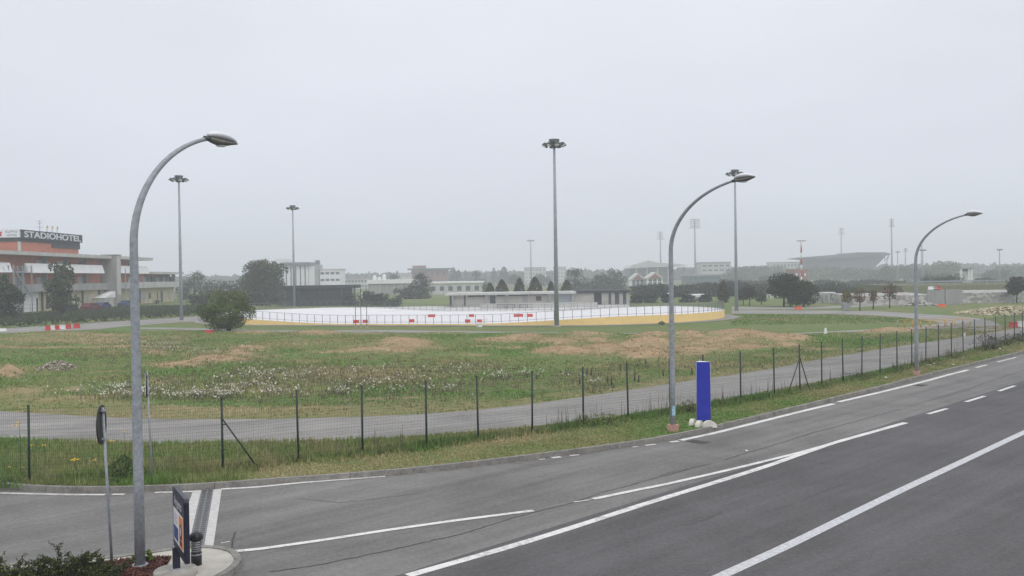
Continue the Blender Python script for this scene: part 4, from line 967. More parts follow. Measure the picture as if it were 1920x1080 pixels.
# steel fire stair
b = MB(); sx0, sx1 = -92.4, -89.8; sy0, sy1 = HY(24, -90), HY(58, -90)
for yy in (sy0, (sy0 + sy1) / 2, sy1):
    for xx in (sx0, sx1): b.box(xx - .09, yy - .09, Z0 - .2, xx + .09, yy + .09, 9.6)
b.build('stair_frame', M['galvd'], hotel, 'p')
for (za, zb2, d_) in ((Z0, 4.6, 1), (4.6, 8.3, -1)):
    b = MB(); n = 14
    for i in range(n):
        f = (i + .5) / n; yy = sy0 + 1 + (sy1 - sy0 - 2) * (f if d_ > 0 else 1 - f); b.box(sx0 + .1, yy - .2, za + (zb2 - za) * f - .04, sx1 - .1, yy + .2, za + (zb2 - za) * f + .04)
    ya_, yb_ = (sy0 + 1, sy1 - 1) if d_ > 0 else (sy1 - 1, sy0 + 1)
    for xx in (sx0 + .1, sx1 - .1): b.tube([(xx, ya_, za), (xx, yb_, zb2)], .13, 4); b.tube([(xx, ya_, za + 1), (xx, yb_, zb2 + 1)], .04, 4)
    b.build('stair_flight', M['galvd'], hotel, 'p')
for z in (4.6, 8.3):
    b = MB(); b.box(sx0, sy0 - .3, z - .12, sx1, sy1 + .3, z); 
    for i in range(16): yy = sy0 + (sy1 - sy0) * i / 15; b.box(sx1 - .03, yy - .02, z, sx1 + .01, yy + .02, z + 1)
    b.box(sx1 - .04, sy0, z + 1, sx1 + .04, sy1, z + 1.06); b.build('landing', M['galvd'], hotel, 'p')
b = MB(); ga, gb2 = 212.2, 216.5
for z in (4.7, 8.3): b.box(-92.6, ga, z - .1, -90.4, gb2, z)
for yy in (ga, gb2): b.box(-90.5, yy - .08, Z0, -90.34, yy + .08, 9.3)
b.tube([(-90.5, ga, 4.7), (-90.5, gb2, 8.3)], .1, 4); b.tube([(-90.5, gb2, Z0), (-90.5, ga, 4.7)], .1, 4); b.build('back_stair', M['galvd'], hotel, 'p')

# cars behind the hotel fence
def car(label, px, py, Y, colr, rz=0, wpx=None):
    x, _, _ = AT(px, py, Y); z = GZ + .5 if x < -60 else GZ
    t = thing('parked_car', label, 'car', (x, Y, z), 'parked cars', rz)
    prof = [(-2.1, .25), (-2.1, .72), (-1.9, .9), (-1.25, .95), (-.75, 1.4), (.75, 1.45), (1.5, .98), (2.05, .9), (2.15, .6), (2.1, .25)]
    b = MB(); b.xprism(prof, 'y', -.85, .85); b.build('body', mat(colr[0], colr[1], .35, .06, 2), t)
    b = MB(); b.xprism([(-1.15, .98), (-.72, 1.34), (.70, 1.38), (1.3, .98)], 'y', -.87, .87); b.build('side_windows', M['glass'], t)
    for wx in (-1.3, 1.35):
        for wy in (-.87, .70): b = MB(); b.tube([(wx, wy, .31), (wx, wy + .18, .31)], .31, 12); b.build('wheel', M['black'], t)
    for wy in (-.6, .6): b = MB(); b.box(2.08, wy - .2, .6, 2.17, wy + .2, .78); b.build('headlight', M['lampw'], t)
    return t
car('dark red car parked behind the hotel bank, beside the cream wall', 170, 580, 184, ('dark_red_paint', (.14, .02, .03)), R(80))
car('dark blue car parked beside the red one at the hotel', 192, 578, 190, ('dark_blue_paint', (.03, .04, .12)), R(85))
car('blue car parked past the grey tower of the hotel', 238, 577, 205, ('blue_paint', (.03, .07, .16)), R(75))
car('dark car behind the loose tree before the hotel', 128, 583, 178, ('black_paint_car', (.02, .022, .025)), R(85))
hf = thing('hotel_fence', 'thin chain link fence along the top of the bank below the hotel', 'fence', (-88, 170, .6))
b0 = None
for i in range(44):
    y = 140 + i * 2.5; x = -88.5 + (y - 140) * .03
    if b0 is None: b0 = o = MB().cyl(0, 0, -.3, 1.7, .035, 6).build('post', M['dsteel'], hf)
    else: o = b0.copy(); COL.objects.link(o); o.parent = hf
    o.location = (x + 88, y - 170, .05)
b = MB()
for z in (.3, 1.0, 1.7): b.tube([(-88.5, 140, .65 + z), (-85.3, 247, .65 + z)], .02, 4)
b.build('rail', M['dsteel'], hf, 'p')

# ================================================================== OTHER BUILDINGS
def building(name, label, cat, px0, px1, ytop, Y, depth, wall, zbase=0, roof=None, roofh=.4, over=.5, floors=0, cols=0, wm='glass', win=(.5, .5), pyb=540):
    """box building whose near face stands at depth Y, with window openings"""
    x0, x1 = XA(px0, Y, pyb), XA(px1, Y, pyb); zt_ = ZA((px0 + px1) / 2, ytop, Y)
    t = thing(name, label, cat, ((x0 + x1) / 2, Y, zbase))
    MB().box(x0, Y, zbase - .3, x1, Y + depth, zt_ - (roofh if roof else 0)).build('wall', M[wall], t, 'p')
    if roof: MB().box(x0 - over, Y - over, zt_ - roofh, x1 + over, Y + depth + over, zt_).build('roof', M[roof], t, 'p')
    if floors:
        H_ = (zt_ - zbase - (roofh if roof else 0)) / floors; W_ = (x1 - x0) / cols; p0 = None
        for i in range(floors):
            for j in range(cols):
                if p0 is None:
                    q = MB(); q.box(-W_ * win[0] / 2, -.06, -H_ * win[1] / 2, W_ * win[0] / 2, .05, H_ * win[1] / 2); p0 = o = q.build('window', M[wm], t)
                else: o = p0.copy(); COL.objects.link(o); o.parent = t
                o.location = (x0 + W_ * (j + .5) - t.location.x, 0, H_ * (i + .55))
    return t, x0, x1, zt_
def bx(t, name, m_, *q):
    b = MB()
    for k in q: b.box(*k)
    return b.build(name, M[m_], t, 'p')
# service building
t, x0, x1, zt_ = building('service_building', 'long low grey blockwork service building with a flat roof behind the rink', 'building', 842, 1180, 551, 182, 9, 'block', 0, None)
o = [c for c in t.children if c.name.startswith('wall')][0]
bx(t, 'roof', 'hgrey2', (x0 - .8, 181, zt_ - .05, XA(1080, 182), 192, zt_ + .38)); bx(t, 'roof', 'roofd', (XA(1080, 182) + .01, 181.5, zt_ + .1, x1 + .2, 192, zt_ + .55))
for a0, a1, z0_, z1_, nm, mm in [(877, 909, 2.05, 2.75, 'window', 'black'), (931, 947, 2.1, 2.75, 'window', 'black'), (954, 990, 2.15, 2.8, 'window', 'black'), (992, 1026, 2.2, 2.85, 'window', 'black'), (843, 850, .3, 2.6, 'door', 'glass'), (870, 873, .3, 2.7, 'door', 'brown'),
        (919, 929, .3, 2.3, 'door', 'glass'), (980, 989, .8, 2.1, 'door', 'hgrey'), (1048, 1070, .3, 2.9, 'shutter', 'galvd'), (1114, 1128, .2, 2.9, 'doorway', 'black'), (1141, 1146, .2, 3.0, 'door', 'glass'), (1153, 1161, .2, 3.0, 'door', 'glass'), (1168, 1174, .2, 3.0, 'window', 'glass'), (1005, 1015, 1.1, 2.0, 'notice_panel', 'brown')]:
    bx(t, nm, mm, (XA(a0, 182), 181.94, z0_ + GZ, XA(a1, 182), 182.03, z1_ + GZ))
bx(t, 'pillar', 'hgrey', *[(XA(p_, 181.3), 181.2, 0, XA(p_, 181.3) + .3, 181.5, zt_) for p_ in (847,)]);
for p_ in (911, 949, 1030, 1073): bx(t, 'pillar', 'hgrey', (XA(p_, 181.3), 181.2, 0, XA(p_, 181.3) + .3, 181.5, zt_))
for a0, a1, h_ in ((900, 1040, .9), (860, 1000, .5)): pass
o = MB().box(XA(900, 172), 172, 0, XA(1120, 172), 172.4, 1.05).build('garden_wall', M['hgrey2']); tag(o, 'low pale concrete wall between the rink and the service building', 'wall')
for i, px in enumerate((940, 958, 982)):
    x = XA(px, 171, 580); q = MB(); q.box(x - .9, 170.6, .82, x + .9, 171.3, .9)
    t_ = thing('picnic_table', 'dark picnic table before the service building ' + ['beside its door', 'second along from its door', 'farthest from its door'][i], 'table', (x, 171, GZ)); q.build('table_top', M['dsteel'], t_, 'p')
    for sx_ in (-.7, .7): MB().box(x + sx_ - .05, 170.7, GZ, x + sx_ + .05, 171.2, .82).build('leg', M['dsteel'], t_, 'p')
# dark shelter with hanging net
Y = 205; xa, xb = XA(520, Y), XA(666, Y); zt_ = ZA(600, 535, Y)
t = thing('dark_shelter', 'long dark roofed shelter with a dark netted side behind the rink', 'shelter', ((xa + xb) / 2, Y, GZ))
bx(t, 'roof', 'roofd', (xa, Y, zt_ - .75, xb, Y + 8, zt_)); b = MB()
for i in range(70): x = xa + (xb - .3 - xa) * i / 69; b.box(x, Y + .3, GZ, x + .12, Y + .34, zt_ - .75)
b.build('net_side', M['dsteel'], t, 'p'); bx(t, 'back_wall', 'slate', (xa, Y + 7.6, 0, xb - 2, Y + 7.9, zt_ - .75))
for px in (525, 560, 600, 640, 665.5): x = XA(px, Y); MB().cyl(x, Y + .1, 0, zt_ - .75, .09, 8).build('post', M['dsteel'], t, 'p')
# white and grey office block
t, x0, x1, zt_ = building('office_block', 'hazy white office block with tall vertical ribs and a grey cornice', 'building', 533, 577, 492, 520, 20, 'hwhite', 0, 'slate', 2.0, 1.5, 1, 5, 'slate', (.28, .9))
MB().box(x1 + .1, 522, 0, XA(590, 522), 540, ZA(585, 499, 522)).build('wing', M['hwhite'], t, 'p'); MB().box(x0 - 6, 523, 0, x0 - .1, 540, ZA(530, 485, 523)).build('wing', M['hwhite'], t, 'p')
t, x0, x1, zt_ = building('apartment_block', 'hazy pale apartment block with rows of grey balconies and a stair tower', 'building', 600, 638, 504, 500, 16, 'hwhite', 0, 'hgrey2', .8, .3, 3, 4, 'glass', (.75, .35))
MB().box(XA(590.5, 499), 499, 0, XA(598, 499), 510, ZA(594, 496, 499)).build('stair_tower', M['hgrey'], t, 'p'); MB().box(XA(592, 499.5), 499.5, ZA(594, 495.9, 499), XA(597.5, 499.5), 505, ZA(594, 488, 499)).build('roof_tank', M['slate'], t, 'p')
building('flat_block', 'distant low grey-blue block between the pale apartments and the white warehouse', 'building', 640, 695, 521, 560, 16, 'hgrey2', 0, 'hgrey', .8, .3, 2, 9, 'slate', (.7, .4))
t, x0, x1, zt_ = building('warehouse', 'long warehouse with a broad white eaves band and grey front', 'building', 692, 772, 524, 330, 22, 'hgrey', 0, 'hwhite', 1.5, .6)
for j in range(6): xx = x0 + (x1 - x0) * (j + .5) / 6; MB().box(xx - .1, 329.85, 0, xx + .1, 329.95, zt_ - 1.5).build('pilaster', M['hgrey2'], t, 'p')
t, x0, x1, zt_ = building('warehouse', 'pale flat warehouse between the leafy tree and the small conifers', 'building', 804, 902, 528, 320, 22, 'hgrey2', 0, 'hwhite', .6, .4, 1, 6, 'slate', (.5, .4))
t, x0, x1, zt_ = building('brick_villa', 'hazy brick red building under a wide flat overhanging roof', 'building', 772, 838, 503, 620, 18, 'brick', 0, 'slate', 1.0, 2.5, 2, 6, 'glass', (.4, .35)); MB().box(x0 + .5, 622, zt_ + .01, x0 + 9, 632, zt_ + 2).build('roof_storey', M['brick'], t, 'p')
for i, px in enumerate((703, 712, 721)):
    x = XA(px, 420); z = ZA(px, [516, 519, 514][i], 420); b = MB(); b.lathe([(.9, 0), (.9, z - .8), (.5, z - .1), (0, z)], 12, (x, 420, 0)); tag(b.build('storage_silo', M['hwhite'], origin=(x, 420, 0)), 'white storage silo above the warehouse roof, ' + ['slimmest one by the chimney', 'lower middle one of three', 'tallest one beside the round tree'][i], 'silo')
x = XA(693, 400); tag(MB().cyl(x, 400, 0, ZA(693, 509, 400), .5, 10, .35).build('chimney_stack', M['hgrey'], origin=(x, 400, 0)), 'slim grey chimney at the corner of the white banded warehouse', 'chimney')
building('distant_block', 'pale square block just visible in the haze behind the conifers', 'building', 984, 1024, 501, 760, 20, 'hgrey2', 0, 'hgrey', .8, .3, 4, 6, 'slate', (.4, .4)); building('distant_block', 'faint block in the haze beside the tall mast', 'building', 1040, 1062, 500, 820, 20, 'hgrey2', 0, 'hgrey', 1, .3, 4, 4, 'slate', (.4, .4))
building('distant_block', 'faint hazy block behind the villa with the flat roof', 'building', 746, 768, 512, 700, 20, 'hgrey2', 0, 'hgrey', .8, .3, 3, 4, 'slate', (.4, .4))
# stadium stand with thin canopy
Y = 650; t = thing('stadium_stand', 'hazy stadium stand with a thin wide canopy behind two gabled houses', 'stadium', (XA(1240, Y), Y, 0))
pr = [(XA(a_, Y), ZA(a_, c_, Y)) for a_, c_ in ((1180, 503), (1186, 497), (1205, 492), (1217, 488), (1232, 492), (1262, 494), (1292, 497), (1270, 500), (1225, 501))]
b = MB(); b.xprism(pr, 'y', Y, Y + 40); b.build('canopy', M['hgrey2'], t, 'p')
pr = [(XA(a_, Y), ZA(a_, c_, Y)) for a_, c_ in ((1184, 503.2), (1225, 501.2), (1268, 500.2), (1262, 506), (1256, 540), (1188, 540))]
b = MB(); b.xprism(pr, 'y', Y + 8, Y + 40); b.build('seating', M['slate'], t, 'p')
for px in (1195, 1215, 1235, 1255): x = XA(px, Y); MB().box(x - .4, Y + 3, 0, x + .4, Y + 3.8, ZA(px, 502.5, Y)).build('column', M['hgrey2'], t, 'p')
def house(px0, px1, yr, ye, Y, label, deep=10):
    x0, x1 = XA(px0, Y), XA(px1, Y); zr = ZA((px0 + px1) / 2, yr, Y); ze = ZA((px0 + px1) / 2, ye, Y); t = thing('gabled_house', label, 'house', ((x0 + x1) / 2, Y, 0), 'white gabled houses')
    MB().box(x0, Y, 0, x1, Y + deep, ze).build('wall', M['hwhite'], t, 'p')
    b = MB(); b.xprism([(x0 - .5, ze), ((x0 + x1) / 2, zr), (x1 + .5, ze)], 'y', Y - .8, Y + deep + .5); b.build('roof', M['hgrey2'], t, 'p')
    b = MB(); b.xprism([(x0 + .6, ze + .02), ((x0 + x1) / 2, zr - .7), (x1 - .6, ze + .02)], 'y', Y - .86, Y - .81); b.build('gable_infill', M['brick'], t, 'p')
    for k in range(3):
        for f in (.2, .5, .8):
            xx = x0 + (x1 - x0) * f; z = ze * (.25 + .28 * k); MB().box(xx - .7, Y - .05, z - .5, xx + .7, Y + .02, z + .5).build('window', M['slate'], t, 'p')
house(1184, 1209, 512, 524, 400, 'white gabled house with a brick red gable, the smaller of the pair'); house(1214, 1243, 510, 522, 395, 'white gabled house with a brick red gable, the larger of the pair')
building('frame_building', 'distant building with an open white frame storey beside the tall mast', 'building', 1316, 1370, 491, 640, 20, 'hgrey2', 0, 'hgrey', 1.2, .3, 4, 5, 'slate', (.65, .35))
building('low_block', 'dark blue-grey low block in the haze between the stadium masts', 'building', 1290, 1352, 514, 480, 18, 'slate', 0, 'hgrey', .8, .3, 2, 6, 'glass', (.6, .3))
building('distant_block', 'faint wide block in the haze behind the striped mast', 'building', 1450, 1508, 491, 780, 20, 'hgrey2', 0, 'hgrey', .8, .3, 3, 9, 'slate', (.5, .4))
building('brick_house', 'hazy brick house behind the striped mast', 'house', 1490, 1514, 504, 420, 12, 'brick', 0, 'brick', 1.2, .3, 2, 3, 'hwhite', (.35, .4))
b_t = building('park_pavilion', 'small pale pavilion roof between the clipped shrubs', 'building', 1296, 1322, 552, 215, 5, 'hgrey2', 0, 'hwhite', .6, .5)
# big right stand
Y = 720; t = thing('stadium_stand', 'big hazy stadium stand with a wedge-shaped roof rising to one side', 'stadium', (XA(1590, Y), Y, 0))
P_ = lambda L_: [(XA(a_, Y), ZA(a_, c_, Y)) for a_, c_ in L_]
b = MB(); b.xprism(P_([(1506, 483.5), (1530, 480.5), (1605, 475), (1608, 473), (1660, 473), (1671, 476), (1668, 479), (1535, 486)]), 'y', Y, Y + 45); b.build('roof', M['slate'], t, 'p')
b = MB(); b.xprism(P_([(1534, 486.2), (1666, 479.2), (1652, 494), (1640, 506), (1632, 540), (1520, 540), (1522, 506), (1533, 495)]), 'y', Y + 4, Y + 45); b.build('seating', M['slate'], t, 'p')
for q in ([(1669, 478), (1662, 498)], [(1661, 480), (1660, 490), (1667, 481)]):
    b = MB(); b.tube([(XA(a_, Y), Y + 1, ZA(a_, c_, Y)) for a_, c_ in q], .35, 5); b.build('roof_strut', M['slate'], t, 'p')
# stadium floodlights and slim masts
def light_tower(px, ytop, yhead, Y, wpx, label, rows=5, cols_=5, yb=520):
    x = XA(px, Y, ytop); z1 = ZA(px, ytop, Y); zh = ZA(px, yhead, Y); w = wpx / FPX * Y * 1.1
    t = thing('stadium_floodlight', label, 'floodlight mast', (x, Y, 0), 'distant stadium floodlight towers')
    MB().cyl(x, Y, 0, z1, .75, 8, .4).build('pole', M['galvd'], t, 'p')
    b = MB(); b.box(x - w / 2 - .8, Y - .6, zh - .35, x + w / 2 + .8, Y + .6, zh - .1)
    for i in range(rows): z = zh + (z1 - zh) * (i + .5) / rows; b.box(x - w / 2, Y - .1, z - .12, x + w / 2, Y + .1, z + .12)
    b.build('head_frame', M['galvd'], t, 'p')
    p0 = None
    for i in range(rows):
        for j in range(cols_):
            if p0 is None: q = MB(); q.tube([(0, -.7, -.1), (0, 0, 0)], [.75 * w / cols_ / 2.2, .4 * w / cols_ / 2.2], 8); p0 = o = q.build('floodlight', M['hgrey'], t)
            else: o = p0.copy(); COL.objects.link(o); o.parent = t
            o.location = (-w / 2 + w * (j + .5) / cols_, -.3, zh + (z1 - zh) * (i + .5) / rows)
light_tower(1302.5, 410, 427, 620, 17, 'stadium floodlight tower beside the second curved lamp, largest head'); light_tower(1238, 434, 448, 700, 10, 'stadium floodlight tower above the thin canopy stand')
light_tower(1577, 427, 439, 820, 9, 'stadium floodlight tower rising behind the wedge-roofed stand'); light_tower(1671.5, 410, 424, 620, 7, 'stadium floodlight tower at the high end of the wedge-roofed stand', 5, 3)
light_tower(1697.5, 465, 471, 720, 5, 'small distant floodlight tower past the wedge-roofed stand', 3, 2); light_tower(1727.5, 459, 467, 780, 4, 'faint floodlight tower hidden partly by the farthest curved lamp', 3, 2)
def slim_mast(px, ytop, Y, label, stripes=False, head=2.2, r_=.2):
    x = XA(px, Y, ytop); z1 = ZA(px, ytop, Y); t = thing('slim_mast', label, 'light mast', (x, Y, 0))
    if stripes:
        n = 9
        for i in range(n): MB().cyl(x, Y, z1 * i / n, z1 * (i + 1) / n, r_, 8).build('band', M['red' if i % 2 else 'white'], t, 'p')
    else: MB().cyl(x, Y, 0, z1, r_ * 1.3, 8, r_ * .7).build('pole', M['galvd'], t, 'p')
    MB().box(x - head / 2, Y - .1, z1 - .1, x + head / 2, Y + .1, z1 + .1).build('crossarm', M['galvd'], t, 'p')
    for s_ in (-1, -.35, .35, 1): q = MB(); q.obox((x + s_ * head / 2, Y - .15, z1 + .2), .5, .4, .32, 0, .4); q.build('lamp', M['white' if stripes else 'hgrey'], t, 'p')
slim_mast(995, 452, 330, 'slim light mast standing behind the small conifers', head=2.0); slim_mast(1502, 452, 250, 'red and white striped light mast by the broad round trees', True, 2.0)
slim_mast(1683, 473, 430, 'slim mast with brownish twin heads past the big stand', head=1.6, r_=.25); slim_mast(1730, 470, 300, 'slim twin-headed light mast close behind the farthest curved lamp', head=1.6); slim_mast(1874, 469, 300, 'slim light mast near the white lookout tower', head=1.3)
# lookout tower
Y = 300; t = thing('lookout_tower', 'white concrete lookout tower with a flat overhanging roof', 'tower', (XA(1814, Y), Y, 0)); q = lambda p_: XA(p_, Y)
bx(t, 'roof', 'hgrey', (q(1799), Y - .5, ZA(1812, 503.5, Y), q(1824), Y + 5, ZA(1812, 501.5, Y)))
for a_, c_ in ((1801.5, 1805), (1816, 1818.5), (1820.5, 1824)): bx(t, 'column', 'hwhite', (q(a_), Y, 0, q(c_), Y + .6, ZA(1812, 503.6, Y)))
bx(t, 'cabin', 'hgrey2', (q(1804), Y + .7, ZA(1812, 512, Y), q(1820), Y + 4, ZA(1812, 507, Y))); bx(t, 'cabin_window', 'glass', (q(1806), Y + .62, ZA(1812, 508.8, Y), q(1817), Y + .69, ZA(1812, 504, Y)))
bx(t, 'base', 'hwhite', (q(1803), Y + .7, 0, q(1818), Y + 4, ZA(1812, 527, Y)))
# grey panel wall, stone wall, embankment
x0, y0 = G(1739, 572, GZ); x1, y1 = G(1805, 571, GZ); zt_ = ZA(1772, 543, y0)
t = thing('panel_wall', 'square grey concrete panel wall with one dark upright joint', 'wall', (x0, y0, GZ))
xm = x0 + (x1 - x0) * .5
for a_, c_ in ((x0, xm - .05), (xm + .05, x1)): bx(t, 'panel', 'hgrey', (a_, y0, 0, c_, y0 + .3, zt_))
bx(t, 'joint_post', 'dsteel', (xm - .05, y0 - .05, 0, xm + .05, y0 + .25, zt_ + .15))
b = MB(); ym = y0 + 4; b.xprism([(ym, 0), (ym + .5, 1.75), (ym + 12, 2.0), (ym + 12, 0)], 'x', XA(1600, ym), XA(1755, ym)); tag(b.build('stone_wall', M['stone']), 'rough pale rubble stone wall meeting the grey panel wall', 'wall')
b = MB(); b.xprism([(ym + .6, 0), (ym + .9, 2.0), (ym + 14, 2.2), (ym + 14, 0)], 'x', XA(1806, ym), XA(2000, ym)); tag(b.build('stone_wall', M['stone']), 'long rubble stone wall running past the grey panel wall to the frame edge', 'wall')
b = MB(); b.xprism([(ym + 15, 0), (ym + 18, 3.1), (ym + 40, 3.3), (ym + 45, 0)], 'x', XA(1690, ym + 18), XA(2050, ym + 18)); tag(b.build('hill', gm.m), kind='structure')
gr2 = thing('guard_rail', 'pale guard rail along the embankment above the stone wall', 'guard rail', (XA(1860, ym + 19), ym + 19, 3.2)); bx(gr2, 'rail', 'galvd', (XA(1700, ym + 19), ym + 19, 3.75, XA(2040, ym + 19), ym + 19.1, 4.05))
for k in range(24): x = XA(1700, ym + 19) + k * 1.6; bx(gr2, 'post', 'galvd', (x, ym + 19.1, 3, x + .1, ym + 19.2, 3.9))
o = barrier(1.6, .6).build('plastic_barrier', M['white']); o.location = (XA(1749, y0 + .15), y0 + .15, zt_); tag(o, 'white barrier lying on top of the grey panel wall', 'barrier')
o = barrier(1.3, .6).build('plastic_barrier', M['red']); o.location = (XA(1757, y0 + .15), y0 + .15, zt_); tag(o, 'red barrier lying on top of the grey panel wall', 'barrier')
for i, (a_, c_, yt, lab, mm) in enumerate([(1526, 1540, 551, 'pale grey container by the broad round trees', 'hgrey2'), (1544, 1566, 548, 'wide grey container with a white roof strip near the round trees', 'hgrey2'), (1569, 1600, 553, 'low grey block wall behind the first autumn tree', 'stone'), (1700, 1737, 556, 'dark blue-grey shed behind the farthest street lamp', 'slate')]):
    t, xa, xb, zz = building('storage_container' if i < 2 else ('block_wall' if i == 2 else 'shed'), lab, 'container' if i < 2 else ('wall' if i == 2 else 'shed'), a_, c_, yt, 176 + i, 2.5, mm, 0, 'hwhite' if i != 2 else None, .15, .1)
    if i != 2:
        for f in (.25, .75): MB().box(xa + (xb - xa) * f - .35, 175.95 + i, .3, xa + (xb - xa) * f + .35, 175.99 + i, zz - .5).build('door', M['hgrey'], t, 'p')
# heap of pale stones
def stones(name, label, cx, cy, rx, ry, hgt, n, size, c1, c2, seed, flat=.6):
    r_ = np.random.default_rng(seed); V = []; F = []; Cc = []
    for i in range(n):
        a_ = r_.uniform(0, 6.28); q = math.sqrt(r_.random()); x = cx + rx * q * math.cos(a_); y = cy + ry * q * math.sin(a_); z = float(hz(x, y)[0]) + hgt * (1 - q ** 1.4) * r_.uniform(.75, 1)
        s_ = size * r_.uniform(.5, 1.4); b0 = len(V)
        for dx, dy, dz in ((1, 0, 0), (0, 1, 0), (-1, 0, 0), (0, -1, 0), (0, 0, 1), (0, 0, -1)): V.append((x + s_ * dx * r_.uniform(.7, 1.2), y + s_ * dy * r_.uniform(.7, 1.2), z + s_ * flat * dz))
        for f in ((0, 1, 4), (1, 2, 4), (2, 3, 4), (3, 0, 4), (1, 0, 5), (2, 1, 5), (3, 2, 5), (0, 3, 5)): F.append(tuple(k + b0 for k in f))
        c = np.array(c1) + (np.array(c2) - np.array(c1)) * r_.random(); Cc += [c] * 6
    return tag(npmesh(name, np.array(V), np.array(F), M['petal'], np.array(Cc)), label, 'rubble', kind='stuff')
x, y = G(107, 691, GZ); stones('rubble_heap', 'small heap of pale broken rubble alone in the grass field', x, y, 1.25, 1.6, .62, 420, .08, (.14, .10, .07), (.50, .46, .40), 3)
x, y = G(1905, 590, GZ); stones('rubble_heap', 'low bank of pale yellowish stones behind wire at the right edge', x + 2, y + 4, 7.5, 7, 1.0, 1400, .22, (.20, .17, .10), (.56, .50, .34), 5)
x, y = G(1722, 573, GZ); stones('rubble_heap', 'low heap of grey rubble at the foot of the stone wall', x, y, 3.2, 2, .8, 220, .25, (.15, .14, .13), (.45, .44, .40), 8)
x, y = G(60, 656, GZ)
# park lamps, goals, machines
for i, (px, py, Y) in enumerate([(1253, 551, 200), (1315, 557, 195), (1514, 556, 170), (1507, 547, 220), (1568, 533, 300)]):
    x = XA(px, Y, py); z = ZA(px, py, Y); t = thing('park_lamp', ['globe park lamp by the clipped shrubs nearest the service building', 'globe park lamp in front of the small pavilion', 'globe park lamp before the broad round trees', 'globe park lamp half hidden in the broad round tree', 'distant globe lamp above the dark hedge trees'][i], 'park lamp', (x, Y, GZ), 'white globe park lamps')
    MB().cyl(x, Y, 0, z - .2, .05, 6).build('post', M['galvd'], t, 'p'); MB().lathe([(0, -.26), (.18, -.19), (.26, 0), (.18, .19), (0, .26)], 10, (x, Y, z)).build('globe', M['white'], t, 'p')
for i, (a_, c_) in enumerate(((1438, 1445), (1448, 1457))):
    Y = 200; x0, x1 = XA(a_, Y), XA(c_, Y); b = MB(); zt_ = ZA(1445, 553, Y); b.cyl(x0, Y, 0, zt_, .08, 6); b.cyl(x1, Y, 0, zt_, .08, 6); b.tube([(x0, Y, zt_), (x1, Y, zt_)], .08, 6); b.tube([(x1, Y, zt_), (x1 + .8, Y + 1.5, GZ)], .06, 6); b.tube([(x0, Y, zt_), (x0 + .8, Y + 1.5, GZ)], .06, 6)
    tag(b.build('goal_frame', M['white'], origin=(x0, Y, 0)), 'white goal frame on the far lawn, ' + ['the narrower one of two', 'the wider one nearer the round trees'][i], 'goal')
x, y = G(1588, 583, GZ); t = thing('waste_container', 'grey waste container on the grass under the first autumn tree', 'container', (x, y, GZ)); w_ = 13 / FPX * y
b = MB(); b.xprism([(x - w_ / 2 + .1, GZ + .15), (x + w_ / 2 - .1, GZ + .15), (x + w_ / 2, 1.1), (x - w_ / 2, 1.1)], 'y', y, y + 1); b.build('body', M['hgrey'], t, 'p'); MB().box(x - w_ / 2 - .05, y - .05, 1.1, x + w_ / 2 + .05, y + 1.05, 1.25).build('lid', M['galvd'], t, 'p')
def tractor(px, py, Y, colr, label, cat, nm):
    x = XA(px, Y, py); t = thing(nm, label, cat, (x, Y, GZ)); m_ = M[colr]
    MB().box(x - .5, Y - .3, .7, x + .5, Y + 1.3, 1.25).build('body', m_, t, 'p'); MB().box(x - .55, Y + .9, 1.25, x + .55, Y + 2, 2.3).build('cab', M['glass'], t, 'p'); MB().box(x - .62, Y + .85, 2.3, x + .62, Y + 2.05, 2.4).build('cab_roof', m_, t, 'p')
    for s_ in (-1, 1):
        q = MB(); q.tube([(x + s_ * .6, Y + 1.4, .75), (x + s_ * .85, Y + 1.4, .75)], .65, 14); q.build('wheel', M['black'], t, 'p'); q = MB(); q.tube([(x + s_ * .55, Y - .1, .5), (x + s_ * .75, Y - .1, .5)], .38, 12); q.build('wheel', M['black'], t, 'p')
    return t
tractor(1637, 568, 172, 'navy', 'small dark tractor parked behind the third autumn tree', 'tractor', 'tractor')
t = tractor(1667, 568, 170, 'orangered', 'orange digger parked behind the tallest autumn tree', 'digger', 'digger'); x = XA(1667, 170); b = MB(); b.tube([(x + .3, 169.5, 1.2), (x + .9, 168.6, 2.0), (x + 1.4, 168.2, 1.0)], .12, 6); b.obox((x + 1.4, 168.1, .8), .5, .4, .5); b.build('digger_arm', M['orangered'], t, 'p')
